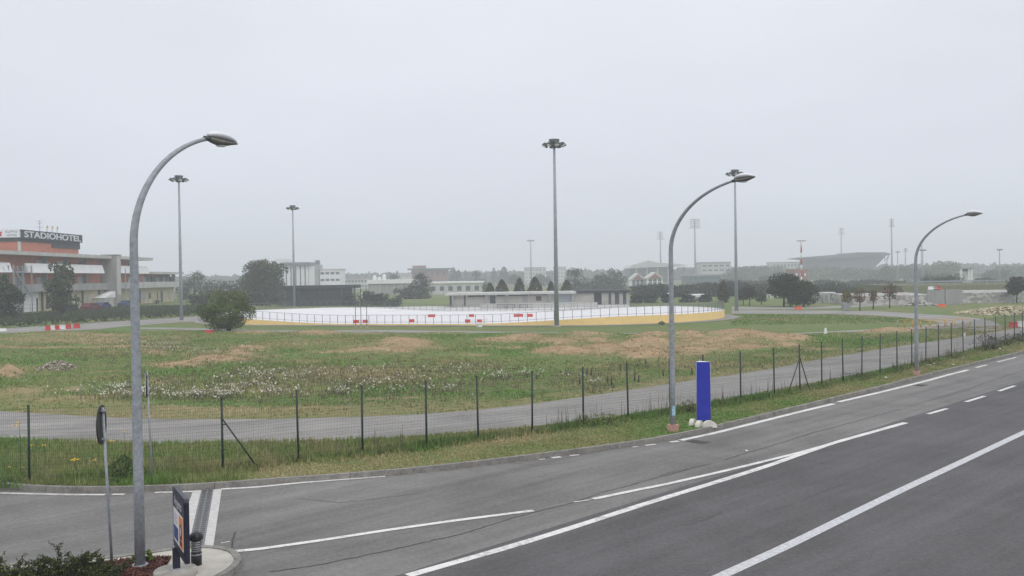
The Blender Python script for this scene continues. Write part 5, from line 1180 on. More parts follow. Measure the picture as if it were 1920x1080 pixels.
# ================================================================== TREES
def tree(name, label, px, base_y, top_y, wpx, kind='round', Y=None, col=(.05, .062, .034), nleaf=1500, seed=0, group=None, cat='tree', crown0=.2, leaf=None, trunk=True, zb=GZ):
    """base_y: where the foot stands (or Y given)"""
    if Y is None: x, Y = G(px, base_y, zb)
    else: x = XA(px, Y, top_y + 10)
    z0 = zb; z1 = ZA(px, top_y, Y); Ht = z1 - z0; W = wpx / FPX * Y; r_ = np.random.default_rng(seed + 100)
    t = thing(name, label, cat, (x, Y, z0), group)
    n = nleaf; cz0 = Ht * crown0
    # sub-clumps
    if kind == 'cone':
        u = r_.random(n) ** .75; zz = cz0 + (Ht - cz0) * (1 - np.sqrt(1 - u) if False else u); prof = np.minimum(1, (1 - (zz - cz0) / (Ht - cz0 + 1e-6)) * 1.75) ** .6 * np.minimum(1, .72 + (zz - cz0) / (Ht - cz0) * 2)
        a_ = r_.uniform(0, 6.283, n); q = r_.uniform(.55, 1.02, n) * (1 + .12 * np.sin(3 * a_ + zz * 2)); P = np.c_[np.cos(a_) * prof * q * W / 2, np.sin(a_) * prof * q * W / 2, zz]; shade = r_.uniform(.7, 1.3, n)
    else:
        nb = dict(round=64, bush=36, loose=30, umbrella=30, multi=46)[kind]; C = []; Rd = []; cs = []
        for i in range(nb):
            a_ = r_.uniform(0, 6.283); q = math.sqrt(r_.random())
            if kind == 'bush': h_ = r_.uniform(.0, .85); w_ = (1 - (h_ - .3) ** 2 * 1.1) * .74; rad = .24
            elif kind == 'umbrella': h_ = r_.uniform(.05, .85); w_ = math.sqrt(max(.05, 1 - h_ ** 1.6)) * .8; rad = .26
            elif kind == 'multi': h_ = r_.random() ** .8 * .86; w_ = [.50, .78, .84, .80, .70, .55, .40][min(6, int(h_ * 7))] * 1.0; rad = .17; q = q ** .6
            elif kind == 'loose': h_ = r_.uniform(.0, .9); w_ = (1 - abs(h_ - .35) * 1.0) * .85; rad = .19
            else: h_ = r_.uniform(.05, .85); w_ = math.sqrt(max(.05, 1 - ((h_ - .40) / .62) ** 2)) * .80; rad = .19; q = q ** .7
            C.append((math.cos(a_) * q * w_ * W / 2, math.sin(a_) * q * w_ * W / 2, cz0 + (Ht - cz0) * (.08 + h_ * .86))); Rd.append(rad * r_.uniform(.65, 1.25)); cs.append(r_.uniform(.68, 1.32))
        C = np.array(C); Rd = np.array(Rd); cs = np.array(cs); k = r_.integers(0, nb, n); d = r_.normal(size=(n, 3)); d /= np.linalg.norm(d, axis=1)[:, None]
        rad = (Rd[k] * r_.uniform(.55, 1.08, n) ** .7)[:, None]; P = C[k] + d * rad * np.array([W, W, min((Ht - cz0), W) * .85]); shade = cs[k] * r_.uniform(.75, 1.25, n)
        P[:, 2] = np.clip(P[:, 2], cz0 * .5 + .05, Ht)
    s_ = (leaf or max(.10, 1.25 * W / math.sqrt(n))) * r_.uniform(.6, 1.5, n)
    nrm = P - np.array([0, 0, cz0 + (Ht - cz0) * .4]); nrm += r_.normal(size=(n, 3)) * .55 * W; nrm /= np.linalg.norm(nrm, axis=1)[:, None]
    u = np.cross(nrm, r_.normal(size=(n, 3))); u /= np.linalg.norm(u, axis=1)[:, None]; w = np.cross(nrm, u)
    u *= s_[:, None]; w *= (s_ * .7)[:, None]
    V = np.stack([P - u, P - w * .8 + u * .1, P + u, P + w * .8 - u * .1], 1).reshape(-1, 3)
    cc = np.array(col)[None] * shade[:, None] * (1 + r_.normal(0, .08, (n, 3)))
    npmesh('crown', V, np.arange(4 * n).reshape(n, 4), M['leaf'], np.repeat(np.clip(cc, 0.004, 1), 4, 0), parent=t)
    if kind == 'multi':
        b = MB()
        for i in range(9):
            a_ = i * .7 + .3; b.tube([(.12 * math.cos(a_), .12 * math.sin(a_), -.1), (.45 * math.cos(a_), .4 * math.sin(a_), Ht * .25), (W * .22 * math.cos(a_), W * .2 * math.sin(a_), Ht * .6)], [.09, .07, .03], 6)
        b.build('trunk', M['bark'], t)
    elif trunk:
        b = MB(); tr = max(.1, W * .035); b.tube([(0, 0, -.2), (.05, 0, Ht * .25), (0, .05, Ht * .75)], [tr, tr * .8, tr * .25], 7)
        for i in range(5): a_ = i * 1.3; b.tube([(0, 0, Ht * (.25 + .07 * i)), (W * .25 * math.cos(a_), W * .25 * math.sin(a_), Ht * (.5 + .07 * i))], [tr * .45, tr * .15], 5)
        b.build('trunk', M['bark'], t)
    return t
sd_ = [0]
def T(name, label, px, by, ty, w, kind='round', Y=None, col=(.05, .062, .034), n=1500, group=None, **k):
    sd_[0] += 1; return tree(name, label, px, by, ty, w, kind, Y, col, n, sd_[0], group, **k)
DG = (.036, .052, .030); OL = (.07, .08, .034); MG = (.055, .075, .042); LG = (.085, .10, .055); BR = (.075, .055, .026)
T('leafy_bush', 'big leafy multi-stemmed bush standing alone before the rink', 429, 622, 540, 106, 'multi', None, (.105, .135, .045), 14000, crown0=.02, leaf=.095, cat='bush')
T('broadleaf_tree', 'loose dark tree in front of the hotel balconies', 115, 586, 484, 66, 'loose', 158, (.07, .088, .046), 3400, crown0=.05, leaf=.22, zb=.5)
T('broadleaf_tree', 'dark tree cut by the frame edge below the hotel', 2, 600, 508, 70, 'loose', 150, (.055, .07, .04), 4000, crown0=0, leaf=.28, zb=.5)
T('broadleaf_tree', 'second dark tree at the frame edge beside the fire stair', -18, 600, 515, 60, 'round', 146, (.055, .07, .04), 2000, crown0=0, leaf=.28, zb=.5)
T('leafy_bush', 'dark low bush at the foot of the hotel fire stair', 26, 588, 566, 30, 'bush', 150, (.05, .045, .035), 500, cat='bush', crown0=0, trunk=False, zb=.5)
T('leafy_bush', 'dark shrub growing beside the hotel ground floor door', 294, 580, 560, 10, 'bush', 225, DG, 350, cat='bush', crown0=0, trunk=False, zb=.5)
gt = 'hazy broadleaf trees between the hotel and the rink'
T('broadleaf_tree', 'hazy grey-green tree just past the end of the hotel', 363, 580, 503, 44, 'round', 300, MG, 1400, gt)
T('broadleaf_tree', 'large rounded tree behind the lone bush, tallest near the shelter', 497, 580, 484, 84, 'round', 235, (.062, .078, .038), 9500, gt, crown0=.04, leaf=.27)
T('broadleaf_tree', 'lower tree leaning on the large rounded tree behind the bush', 465, 580, 512, 48, 'round', 250, MG, 1300, gt)
for i, (px, ty, w, Y, l) in enumerate([(345, 530, 34, 270, 'dark low tree in the gap beside the hotel end wall'), (388, 521, 40, 280, 'dark low tree behind the mast left of the bush'), (418, 524, 44, 290, 'dark tree rising straight behind the lone bush'), (443, 527, 40, 260, 'dark low tree joining the bush to the rounded tree'),
        (375, 545, 50, 210, 'dark shrub mass at the foot of the mast by the hotel'), (520, 552, 46, 215, 'dark shrub under the near end of the shelter'), (480, 550, 60, 205, 'dark shrub mass behind the lone bush at rink level')]):
    T('broadleaf_tree', l, px, 580, ty, w, 'bush', Y, (.04, .05, .034), 1100, gt, crown0=0)
gt = 'dark hedge bushes behind the flagpoles'
for px, ty, w, Y, l in [(655, 548, 34, 203, 'dark hedge bush at the end post of the shelter'), (690, 545, 46, 200, 'dark hedge bush right behind the flagpoles'), (712, 549, 44, 196, 'dark hedge bush past the flagpoles, broadest one'), (740, 553, 32, 192, 'rounded dark hedge bush ending the hedge'), (640, 560, 60, 214, 'dark bush seen through the shelter net'), (590, 562, 60, 214, 'second dark bush seen through the shelter net')]:
    T('hedge_bush', l, px, 580, ty, w, 'bush', Y, (.036, .046, .034), 1400, gt, cat='bush', crown0=0, trunk=False)
T('broadleaf_tree', 'spreading grey-green tree before the flat-roofed brick villa', 791, 570, 506, 46, 'loose', 270, (.05, .062, .04), 1800, crown0=.05)
T('broadleaf_tree', 'lower leafy mass under the spreading tree by the villa', 775, 570, 535, 70, 'bush', 262, (.045, .056, .038), 1500, crown0=0)
T('broadleaf_tree', 'round grey tree above the white banded warehouse', 738, 570, 509, 24, 'round', 440, DG, 700)
gt = 'hazy poplars and trees behind the service building'
for px, ty, w, Y, k, l in [(850, 501, 20, 430, 'cone', 'pale hazy poplar beside the brick villa'), (860, 506, 16, 430, 'cone', 'short hazy poplar next to the first poplar'), (873, 506, 12, 440, 'cone', 'narrow hazy poplar standing a little apart'), (893, 506, 32, 430, 'loose', 'hazy rounded tree between the poplars'), (926, 502, 16, 440, 'cone', 'hazy poplar above the first small conifer'),
        (945, 500, 24, 450, 'cone', 'broad hazy poplar, tallest above the small conifers'), (965, 513, 34, 430, 'loose', 'hazy loose tree sloping down beside the tall poplar'), (905, 528, 40, 290, 'bush', 'grey-green bush at the roof edge of the service building'), (1015, 514, 40, 430, 'loose', 'hazy low tree beside the slim mast'), (1100, 520, 30, 400, 'bush', 'hazy low tree between the two larger ones')]:
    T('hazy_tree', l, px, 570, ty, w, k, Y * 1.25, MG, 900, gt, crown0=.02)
gt = 'small conifers behind the service building roof'
for i, (px, ty, w) in enumerate([(919, 532, 18), (941, 526, 25), (974, 523, 20), (1003, 521, 26), (1033, 529, 16), (1062, 527, 23)]):
    T('small_conifer', ['shortest small conifer of the roofline row, beside the grey-green bush', 'second small conifer of the roofline row, broad and blunt', 'third small conifer, pointed, before the wide gap', 'tallest broad conifer of the roofline row', 'narrow small conifer touching the tall mast', 'last conifer of the roofline row, just past the tall mast'][i], px, 570, ty - 1.5, w * 1.15, 'cone', 205, (.066, .068, .028), 1500, gt, crown0=0, leaf=.22)
T('broadleaf_tree', 'dense rounded tree behind the last roofline conifer', 1078, 570, 497, 42, 'round', 310, (.045, .055, .038), 1800, crown0=.04)
T('broadleaf_tree', 'airy tree above the end of the service building', 1155, 570, 499, 44, 'loose', 330, (.055, .064, .045), 1900, crown0=.05)
T('broadleaf_tree', 'lower airy tree beside the service building roof', 1127, 570, 512, 46, 'loose', 330, (.055, .064, .045), 1500, crown0=.02)
gt = 'clipped round shrubs along the far lawn'
for i, (px, ty, w) in enumerate([(1193, 555.5, 23), (1221, 554, 28), (1252, 553, 22), (1289, 552, 26), (1322, 553, 24)]):
    T('clipped_shrub', ['first clipped shrub, right beside the service building', 'second clipped shrub from the service building', 'clipped shrub partly behind the middle street lamp', 'clipped shrub on the near side of the small pavilion', 'clipped shrub on the far side of the small pavilion'][i], px, 568, ty - 1.5, w * 1.15, 'bush', 192, (.030, .040, .026), 1500, gt, cat='shrub', crown0=0, trunk=False, leaf=.17)
T('cone_conifer', 'dark egg-shaped conifer beyond the rink end', 1356, 569, 527, 23, 'cone', 186, (.050, .052, .026), 1900, cat='conifer', crown0=0, leaf=.17)
T('broadleaf_tree', 'small dark tree on a slender trunk beyond the rink end', 1393, 576, 541, 28, 'umbrella', 172, (.045, .048, .033), 1100, crown0=.3)
T('broadleaf_tree', 'small spreading tree between the mast foot and the goals', 1405, 577, 535, 34, 'umbrella', 167, (.045, .048, .030), 1300, crown0=.3)
T('broadleaf_tree', 'little round tree before the white goals', 1427, 574, 550, 23, 'round', 172, (.042, .050, .030), 900, crown0=.22)
T('broadleaf_tree', 'broad dark umbrella-shaped tree on a straight trunk', 1469, 575, 512, 62, 'umbrella', 160, (.030, .045, .026), 6500, crown0=.28, leaf=.16)
T('broadleaf_tree', 'dark spreading tree touching the umbrella-shaped one', 1506, 577, 524, 60, 'bush', 157, (.040, .050, .026), 6000, crown0=.10, leaf=.16)
gt = 'hazy wood behind the far lawn'
rr2 = random.Random(12)
row = [(1385, 500, 46, 430), (1415, 497, 52, 440), (1445, 496, 50, 450), (1345, 520, 50, 380), (1370, 512, 40, 400), (1437, 515, 24, 330), (1545, 497, 60, 430), (1585, 499, 56, 430), (1620, 502, 46, 400), (1650, 505, 50, 380), (1662, 499, 34, 360), (1695, 495, 42, 380), (1718, 502, 40, 370),
       (1745, 495, 36, 360), (1772, 486, 48, 370), (1790, 500, 32, 380), (1840, 512, 40, 480), (1868, 504, 42, 320), (1900, 496, 60, 400), (1855, 520, 40, 300), (1940, 498, 50, 380)]
nm_ = ['beside the mast behind the rink end', 'rounded and second from that mast', 'highest near the umbrella tree', 'low between the frame building and the cone conifer', 'low beside the cone conifer', 'small and darker before the hazy wood', 'broad before the big stadium stand', 'broad and rounded at the middle of the big stand', 'lower before the big stand', 'dense under the high end of the big stand',
       'pointed beside the tall floodlight', 'before the slim brownish mast', 'just before the farthest street lamp', 'yellowish just past the farthest street lamp', 'tallest past the farthest street lamp', 'close beside the lookout tower', 'faint behind the lookout tower', 'rounded under the slim mast', 'pale yellowish at the frame edge', 'low between the tower and the slim mast', 'cut by the frame edge']
for i, (px, ty, w, Y) in enumerate(row):
    Y *= 1.45
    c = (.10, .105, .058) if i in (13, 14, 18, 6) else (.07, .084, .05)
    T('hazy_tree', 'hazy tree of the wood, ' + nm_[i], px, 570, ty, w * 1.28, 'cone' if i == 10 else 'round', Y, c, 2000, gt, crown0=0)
gt = 'dark low trees behind the far walls'
for px, ty, w, Y, l in [(1530, 541, 34, 250, 'dark low hedge tree just past the round trees'), (1565, 536, 44, 228, 'dark low hedge tree behind the grey containers'), (1600, 543, 40, 228, 'low hedge tree behind the first autumn tree'), (1640, 545, 50, 225, 'low hedge behind the tractor'), (1690, 543, 50, 225, 'low hedge before the farthest lamp post'),
        (1736, 517, 22, 262, 'upright dark tree just past the farthest lamp post'), (1770, 520, 26, 240, 'dark blue-green tree above the panel wall'), (1790, 519, 28, 238, 'dark tree between panel wall and lookout tower'), (1755, 527, 24, 242, 'low dark tree at the edge of the panel wall'), (1230, 538, 60, 238, 'dark hazy hedge under the gabled houses'), (1285, 540, 60, 238, 'dark hazy hedge behind the middle street lamp'),
        (1330, 536, 50, 238, 'dark hazy hedge by the frame building'), (1375, 534, 44, 236, 'dark hazy hedge behind the cone conifer'), (1205, 541, 40, 238, 'dark hazy hedge at the service building end'), (1415, 540, 60, 236, 'dark hazy hedge behind the goals'), (1850, 527, 34, 290, 'low bushy tree right of the lookout tower')]:
    T('hedge_tree', l, px, 570, ty - 7, w * 1.5, 'bush', Y, (.048, .062, .042), 2300, gt, crown0=0)
for px, ty, w, l in [(1375, 524, 70, 'behind the mast at the rink end'), (1432, 526, 66, 'behind the goal frames and umbrella tree'), (1545, 524, 70, 'above the grey containers'), (1590, 526, 64, 'above the first autumn tree'), (1635, 524, 66, 'above the tractor'), (1682, 525, 66, 'above the digger'), (1728, 527, 50, 'crossed by the farthest lamp post'),
        (1832, 527, 44, 'just past the lookout tower'), (1880, 526, 60, 'under the slim mast near the frame edge'), (835, 531, 60, 'beside the villa with the flat roof'), (880, 532, 60, 'under the poplars'), (1140, 527, 70, 'above the end of the service building'), (1095, 529, 50, 'between the two broad trees behind the service building')]:
    T('hedge_tree', 'hazy mid-distance hedge tree ' + l, px, 570, ty, w, 'bush', 330, (.055, .068, .046), 1800, 'hazy hedge trees in the middle distance', crown0=0)
T('broadleaf_tree', 'dark tree on a bare trunk by the stone wall at the frame edge', 1906, 571, 516, 38, 'round', 160, (.045, .046, .030), 2600, crown0=.30, leaf=.16)
gt = 'young autumn trees along the far path'
for px, by, ty, w, c, l in [(1589, 582, 541, 22, (.16, .13, .035), 'yellowish young autumn tree behind the waste container'), (1612, 583, 535, 24, (.13, .085, .04), 'brownish young autumn tree, second along the path'), (1637, 580, 540, 15, (.15, .10, .035), 'narrow young autumn tree before the tractor'), (1668, 578, 527, 28, (.10, .065, .04), 'tallest brown autumn tree before the digger')]:
    T('autumn_tree', l, px, by, ty, w, 'round', None, c, 420, gt, crown0=.3, leaf=.13)
# distant wood closing the horizon
b0 = []; n = 9000; r_ = np.random.default_rng(77)
ang = r_.uniform(-.80, .80, n); Yw = r_.uniform(820, 960, n); Xw = np.tan(ang) * Yw; hgt = 6.5 + 5.5 * vnoise(Xw, Yw, 55, 9); P = np.c_[Xw, Yw, r_.random(n) ** .8 * hgt]
nn = r_.normal(size=(n, 3)); nn[:, 1] -= 1.2; nn /= np.linalg.norm(nn, axis=1)[:, None]; u = np.cross(nn, r_.normal(size=(n, 3))); u /= np.linalg.norm(u, axis=1)[:, None]; w = np.cross(nn, u); s_ = r_.uniform(2.2, 5, n)[:, None]
V = np.stack([P - u * s_, P - w * s_ * .8, P + u * s_, P + w * s_ * .8], 1).reshape(-1, 3)
tag(npmesh('woods', V, np.arange(4 * n).reshape(n, 4), M['leaf'], np.repeat(np.array([[.05, .06, .04]]) * r_.uniform(.7, 1.3, (n, 1)), 4, 0)), 'hazy far-off wood closing the horizon behind the town', 'wood', kind='stuff')

# ================================================================== GRASS AND WEEDS
def blades(name, label, P, hgt, wid, nb, col, mat_='blade', lean=.45, spread=.06, cat='grass'):
    """nb pointed blades per tuft, P (n,3)"""
    n = len(P); P = np.repeat(P, nb, 0); hgt = np.repeat(hgt, nb) * RNG.uniform(.55, 1.1, n * nb); C = np.repeat(col, nb, 0) * RNG.uniform(.75, 1.25, (n * nb, 1))
    a_ = RNG.uniform(0, 6.283, n * nb); sp_ = np.repeat(spread if hasattr(spread, '__len__') else np.full(n, spread), nb)
    P = P + np.c_[np.cos(a_) * sp_, np.sin(a_) * sp_, 0 * a_] * RNG.random((n * nb, 1)); b_ = a_ + RNG.normal(0, .8, n * nb); le = hgt * RNG.uniform(.05, lean, n * nb)
    w_ = (np.repeat(wid, nb) if hasattr(wid, '__len__') else np.full(n * nb, wid)) ; side = np.c_[-np.sin(b_), np.cos(b_), 0 * b_] * w_[:, None]
    tip = P + np.c_[np.cos(b_) * le, np.sin(b_) * le, hgt]; V = np.stack([P - side, P + side, tip], 1).reshape(-1, 3); m_ = n * nb
    return tag(npmesh(name, V, np.arange(3 * m_).reshape(m_, 3), M[mat_], np.repeat(C, 3, 0)), label, cat, kind='stuff')
def gcol(x, y, dryness, seed=4):
    n1 = vnoise(x, y, 7, seed); n2 = vnoise(x, y, 1.6, seed + 1); d = np.clip(dryness + (n1 - .5) * 1.6 + (n2 - .5) * .9, 0, 1)[:, None]
    g = np.array([.155, .27, .065]); o = np.array([.275, .285, .12]); s = np.array([.44, .36, .21])
    return np.where(d < .5, g + (o - g) * d * 2, o + (s - o) * (d - .5) * 2) * RNG.uniform(.8, 1.2, (len(x), 1))
def along(n, t0, t1):
    """random points on the verge between the kerb (t=0) and the track's near edge"""
    x = RNG.uniform(-22, 72, n); k = np.interp(x, KERB[:, 0], KERB[:, 1]); e_ = np.interp(x, TL[:, 0], TL[:, 1]); return x, k, e_
fx_ = np.argsort(FW[:, 0]); fy = lambda x: np.interp(x, FW[fx_, 0], FW[fx_, 1])
# short verge
x, k, e_ = along(60000, 0, 1); y = k + .15 + (e_ - k - .2) * RNG.random(len(x)); keep = RNG.random(len(x)) < np.clip(30 / y, .25, 1); x, y, k, e_ = x[keep], y[keep], k[keep], e_[keep]
nearf = np.exp(-((y - fy(x)) / .45) ** 2); behind = (y > fy(x)).astype(float)
wild = np.clip((-3 - x) / 6, 0, 1); dl = np.clip(.43 - behind * .30 - nearf * .35 - wild * .05, .05, 1)
hgt = .05 + .05 * vnoise(x, y, 2, 6) + behind * .07 + nearf * .16 + wild * .13 * np.clip((y - k) / 1.2, 0, 1) * behind
blades('grass', 'short patchy grass of the road verge on both sides of the wire fence', np.c_[x, y, hz(x, y) - .01], hgt, .009 + .0004 * y, 4, gcol(x, y, dl), spread=.07)
# tall weeds along the fence line
n = 7000; x = RNG.uniform(-20, 72, n); cl = vnoise(x * 1.0, x * 0, 2.3, 14); y = fy(x) + RNG.normal(.1, .28, n); keep = RNG.random(n) < np.clip((cl - .25) * 2.4, .15, 1); x, y = x[keep], y[keep]; cl = cl[keep]
x_c = gcol(x, y, np.full(len(x), .18), 9) * .72
blades('weeds', 'taller green weeds growing along the foot of the wire fence', np.c_[x, y, hz(x, y) - .02], .16 + .34 * np.clip(cl - .2, 0, 1) * RNG.uniform(.6, 1.5, len(x)), .010 + .0004 * y, 5, x_c, lean=.6, spread=.12, cat='weeds')
# wild patch at the near left
n = 9000; x = RNG.uniform(-22, -8.2, n); k = np.interp(x, KERB[:, 0], KERB[:, 1]); y = k + .25 + RNG.random(n) ** 1.1 * 3.6; dd = gcol(x, y, np.clip(.12 - (k + 1.6 - y) * .2, 0, .6), 21)
blades('weeds', 'wild tall weeds and seeding grass behind the kerb at the side road', np.c_[x, y, hz(x, y) - .02], RNG.uniform(.10, .30, n) * (.3 + 1.5 * vnoise(x, y, 1.4, 31)), .012, 5, dd * (.55 + .9 * vnoise(x, y, .9, 33))[:, None], lean=.6, spread=.14, cat='weeds')
# tall dry stems
n = 420; x = RNG.uniform(-12, 70, n); y = fy(x) + RNG.normal(.2, .5, n); keep = vnoise(x, x * 0, 5, 40) > .47; x, y = x[keep], y[keep]
blades('dry_stems', 'scattered tall dry weed stems along the wire fence', np.c_[x, y, hz(x, y)], RNG.uniform(.5, 1.25, len(x)), .016, 2, np.tile([.12, .105, .06], (len(x), 1)), lean=.2, spread=.1, cat='weeds')
# the big field
n = 150000; y = 33 + 78 * RNG.random(n) ** .75; x = (RNG.random(n) - .5) * 1.25 * y + y * .02
ok = (y > np.interp(x, TU[:, 0], TU[:, 1]) + .15) & (y < np.interp(x, lowpath[::-1, 0], lowpath[::-1, 1]) - 1.3); x, y = x[ok], y[ok]
di, dr = lookup(dirt, x, y), lookup(dry, x, y); cl = vnoise(x, y, 3.5, 17)
keep = (RNG.random(len(x)) > di * 1.6) & (RNG.random(len(x)) > (dr - .3) * 1.5) & (RNG.random(len(x)) < .35 + cl); x, y, di, dr, cl = x[keep], y[keep], di[keep], dr[keep], cl[keep]
blades('field_grass', 'rough patchy grass of the old dirt track field', np.c_[x, y, hz(x, y) - .02], (.05 + .20 * cl ** 2) * (1 + .3 * RNG.random(len(x))), .012 + .00055 * y, 3, gcol(x, y, .22 + .75 * dr + .3 * di, 25), spread=.15 + .001 * y, lean=.6)
n = 60000; y = 45 + 62 * RNG.random(n); x = (RNG.random(n) - .5) * 1.2 * y; di = lookup(dirt, x, y); ok = (RNG.random(n) < di * 1.1) & (di > .25) & (vnoise(x, y, 1.5, 71, 3) > .42); x, y = x[ok], y[ok]
blades('dead_grass', 'thin dead straw-coloured grass over the bare earth mounds', np.c_[x, y, hz(x, y) - .02], RNG.uniform(.05, .16, len(x)), .035, 3, np.array([[.42, .305, .18]]) * RNG.uniform(.6, 1.25, (len(x), 1)), spread=.22, lean=.9)
# dark scrubby weeds in the field bands
n = 45000; y = 40 + 60 * RNG.random(n); x = (RNG.random(n) - .5) * 1.2 * y; px_, py_ = projv(x, y, np.full(n, GZ)); band = np.zeros(n)
for cx, cy, rx, ry, s1 in [(640, 712, 280, 28, .9), (330, 715, 120, 14, .8), (560, 690, 200, 10, .7), (130, 668, 130, 10, .5), (300, 640, 120, 8, .4), (1080, 700, 60, 10, .4), (1240, 665, 60, 8, .5), (1250, 690, 200, 7, .4), (860, 690, 120, 10, .7), (1120, 728, 90, 14, .5)]:
    band = np.maximum(band, s1 * np.exp(-((px_ - cx) / rx) ** 2 - ((py_ - cy) / ry) ** 2))
keep = (RNG.random(n) < band * (vnoise(x, y, 2.5, 3) + .25)) & (y > np.interp(x, TU[:, 0], TU[:, 1]) + .3); x, y = x[keep], y[keep]
cB = np.array([.205, .195, .115]) * RNG.uniform(.6, 1.4, (len(x), 1)) * np.array([1.05, 1, .95]); blades('weeds', 'dull brownish scrub weeds in a broad band across the field', np.c_[x, y, hz(x, y) - .02], RNG.uniform(.12, .30, len(x)), .03, 6, cB, lean=.7, spread=.3, cat='weeds')
# white seed heads
n = 240000; y = 44 + 46 * RNG.random(n); x = (RNG.random(n) - .5) * 1.2 * y; px_, py_ = projv(x, y, np.full(n, GZ)); band = np.zeros(n)
for cx, cy, rx, ry, s1 in [(300, 741, 110, 7, .9), (460, 735, 70, 8, .8), (400, 742, 120, 5, .9), (560, 738, 50, 5, .75), (650, 740, 90, 4, .8), (520, 708, 100, 12, .28), (720, 722, 100, 10, .25), (830, 735, 45, 3.5, .6), (930, 713, 45, 3.5, .85), (860, 698, 70, 5, .35), (1005, 705, 32, 4, .55), (1080, 712, 30, 3, .15),
        (1050, 735, 12, 5, .5), (1115, 726, 12, 4, .4), (350, 660, 90, 7, .16), (300, 650, 60, 5, .12), (880, 757, 14, 5, .55), (500, 703, 60, 6, .35), (230, 730, 40, 5, .45), (700, 700, 60, 5, .3), (780, 712, 60, 5, .25)]:
    band = np.maximum(band, s1 * np.exp(-((px_ - cx) / rx) ** 2 - ((py_ - cy) / ry) ** 2))
keep = RNG.random(n) < band * np.clip((vnoise(x, y, .8, 51, 3) - .38) * 5.5, 0, 1.0) * np.where(px_ < 520, 1.0, .7); x, y = x[keep], y[keep]; n = len(x)
zt_ = hz(x, y) + RNG.uniform(.22, .42, n); cW = np.array([.50, .475, .41]) * RNG.uniform(.7, 1.15, (n, 1))
tag(flakes(np.c_[x, y, zt_], .042, .9, cW, 'seed_heads', M['petal']), 'white seed heads in drifts across the middle of the field', 'wild flowers', kind='stuff')
blades('weeds', 'stalks below the white seed heads of the field', np.c_[x, y, hz(x, y)], zt_ - hz(x, y), .022, 1, np.tile([.14, .145, .08], (n, 1)), spread=.03, lean=.1, cat='weeds')
# infield and far grass, sparse
n = 26000; y = 105 + 60 * RNG.random(n); x = -90 + 150 * RNG.random(n); x = np.where(RNG.random(n) < .6, 20 + 55 * RNG.random(n), x)
ok = (y > np.interp(x, lowpath[::-1, 0], lowpath[::-1, 1]) + 2.5) & (pdist(x, y, [tuple(CR), tuple(CL)]) > 22.5); x, y = x[ok], y[ok]; qx, qy = projv(x, y, np.full(len(x), GZ))
up_ = np.interp(qx, [1372, 1560, 1640, 1715, 1752], [589, 590, 593, 599, 604]); ok = ((qx > 1372) & (qy > up_) & (qx < 1740) & (qy < 622)) | ((qx < 330) & (qy < 592)) ; x, y = x[ok], y[ok]
blades('field_grass', 'mown grass of the oval infield and the hotel bank', np.c_[x, y, hz(x, y) - .02], RNG.uniform(.10, .22, len(x)), .10, 2, gcol(x, y, np.full(len(x), .2), 61) * .85, spread=.3)
# hotel bank dark ground cover
n = 14000; px_ = RNG.uniform(-60, 420, n); by_ = np.interp(px_, [0, 240, 420], [619, 603, 591]); yy = by_ - RNG.random(n) * np.interp(px_, [0, 200, 420], [36, 26, 14]); W_ = np.array([G(a_, c_, GZ) for a_, c_ in zip(px_, yy)]); x, y = W_.T
ok = (x > -88) ; x, y = x[ok], y[ok]; cD = np.array([.055, .07, .04]) * RNG.uniform(.6, 1.5, (len(x), 1))
blades('bank_cover', 'dark green ground cover over the bank below the hotel', np.c_[x, y, hz(x, y) - .05], RNG.uniform(.2, .5, len(x)) * np.clip((hz(x, y) - .12) / .3, .25, 1), .16, 3, cD, spread=.5, lean=.7, cat='ground cover')

# single plants ------------------------------------------------------
def plant(name, label, px, py, hgt, wid, n, col, seed, cat='bush', leaf=.03, kind='bush', z=GZ, stem=True, group=None):
    x, y = G(px, py, z); r_ = np.random.default_rng(seed); t = thing(name, label, cat, (x, y, z), group)
    q = r_.random(n) ** .5; a_ = r_.uniform(0, 6.283, n); hh_ = r_.random(n) ** .8; w_ = wid / 2 * np.sin(np.clip(hh_, .04, .97) * math.pi) ** .5
    P = np.c_[np.cos(a_) * q * w_, np.sin(a_) * q * w_, hh_ * hgt * (1 - .35 * q)]; s_ = leaf * r_.uniform(.6, 1.4, n); u = r_.normal(size=(n, 3)); u /= np.linalg.norm(u, axis=1)[:, None]; w = np.cross(u, r_.normal(size=(n, 3))); w /= np.linalg.norm(w, axis=1)[:, None]
    u *= s_[:, None]; w *= (s_ * .45)[:, None]; V = np.stack([P - u, P - w, P + u, P + w], 1).reshape(-1, 3)
    npmesh('foliage', V, np.arange(4 * n).reshape(n, 4), M['leaf'], np.repeat(np.array(col) * r_.uniform(.6, 1.5, (n, 1)), 4, 0), parent=t)
    if stem:
        b = MB()
        for i in range(9): a_ = r_.uniform(0, 6.28); f = r_.uniform(.15, .42) * wid; b.tube([(0, 0, -.05), (f * .5 * math.cos(a_), f * .5 * math.sin(a_), hgt * .5), (f * math.cos(a_), f * math.sin(a_), hgt * r_.uniform(.7, 1))], [.012, .009, .005], 4)
        b.build('stems', M['bark'], t)
    return t
plant('leafy_bush', 'dark green bushy weed clump beside the near lamp post behind the kerb', 232, 905, .95, 1.3, 2000, (.075, .12, .04), 5, leaf=.035)
plant('leafy_bush', 'dense green weed clump at the foot of the fence in mid verge', 1135, 797, .55, 2.4, 900, (.20, .21, .08), 6, leaf=.03)
plant('leafy_bush', 'small green weed clump leaning on the fence near the brace', 1094, 800, .6, 1.0, 300, (.17, .18, .08), 7, leaf=.03)
plant('leafy_bush', 'brownish weed clump at the fence just before the blue panel', 1290, 775, .7, 1.2, 300, (.13, .13, .06), 8, leaf=.035)
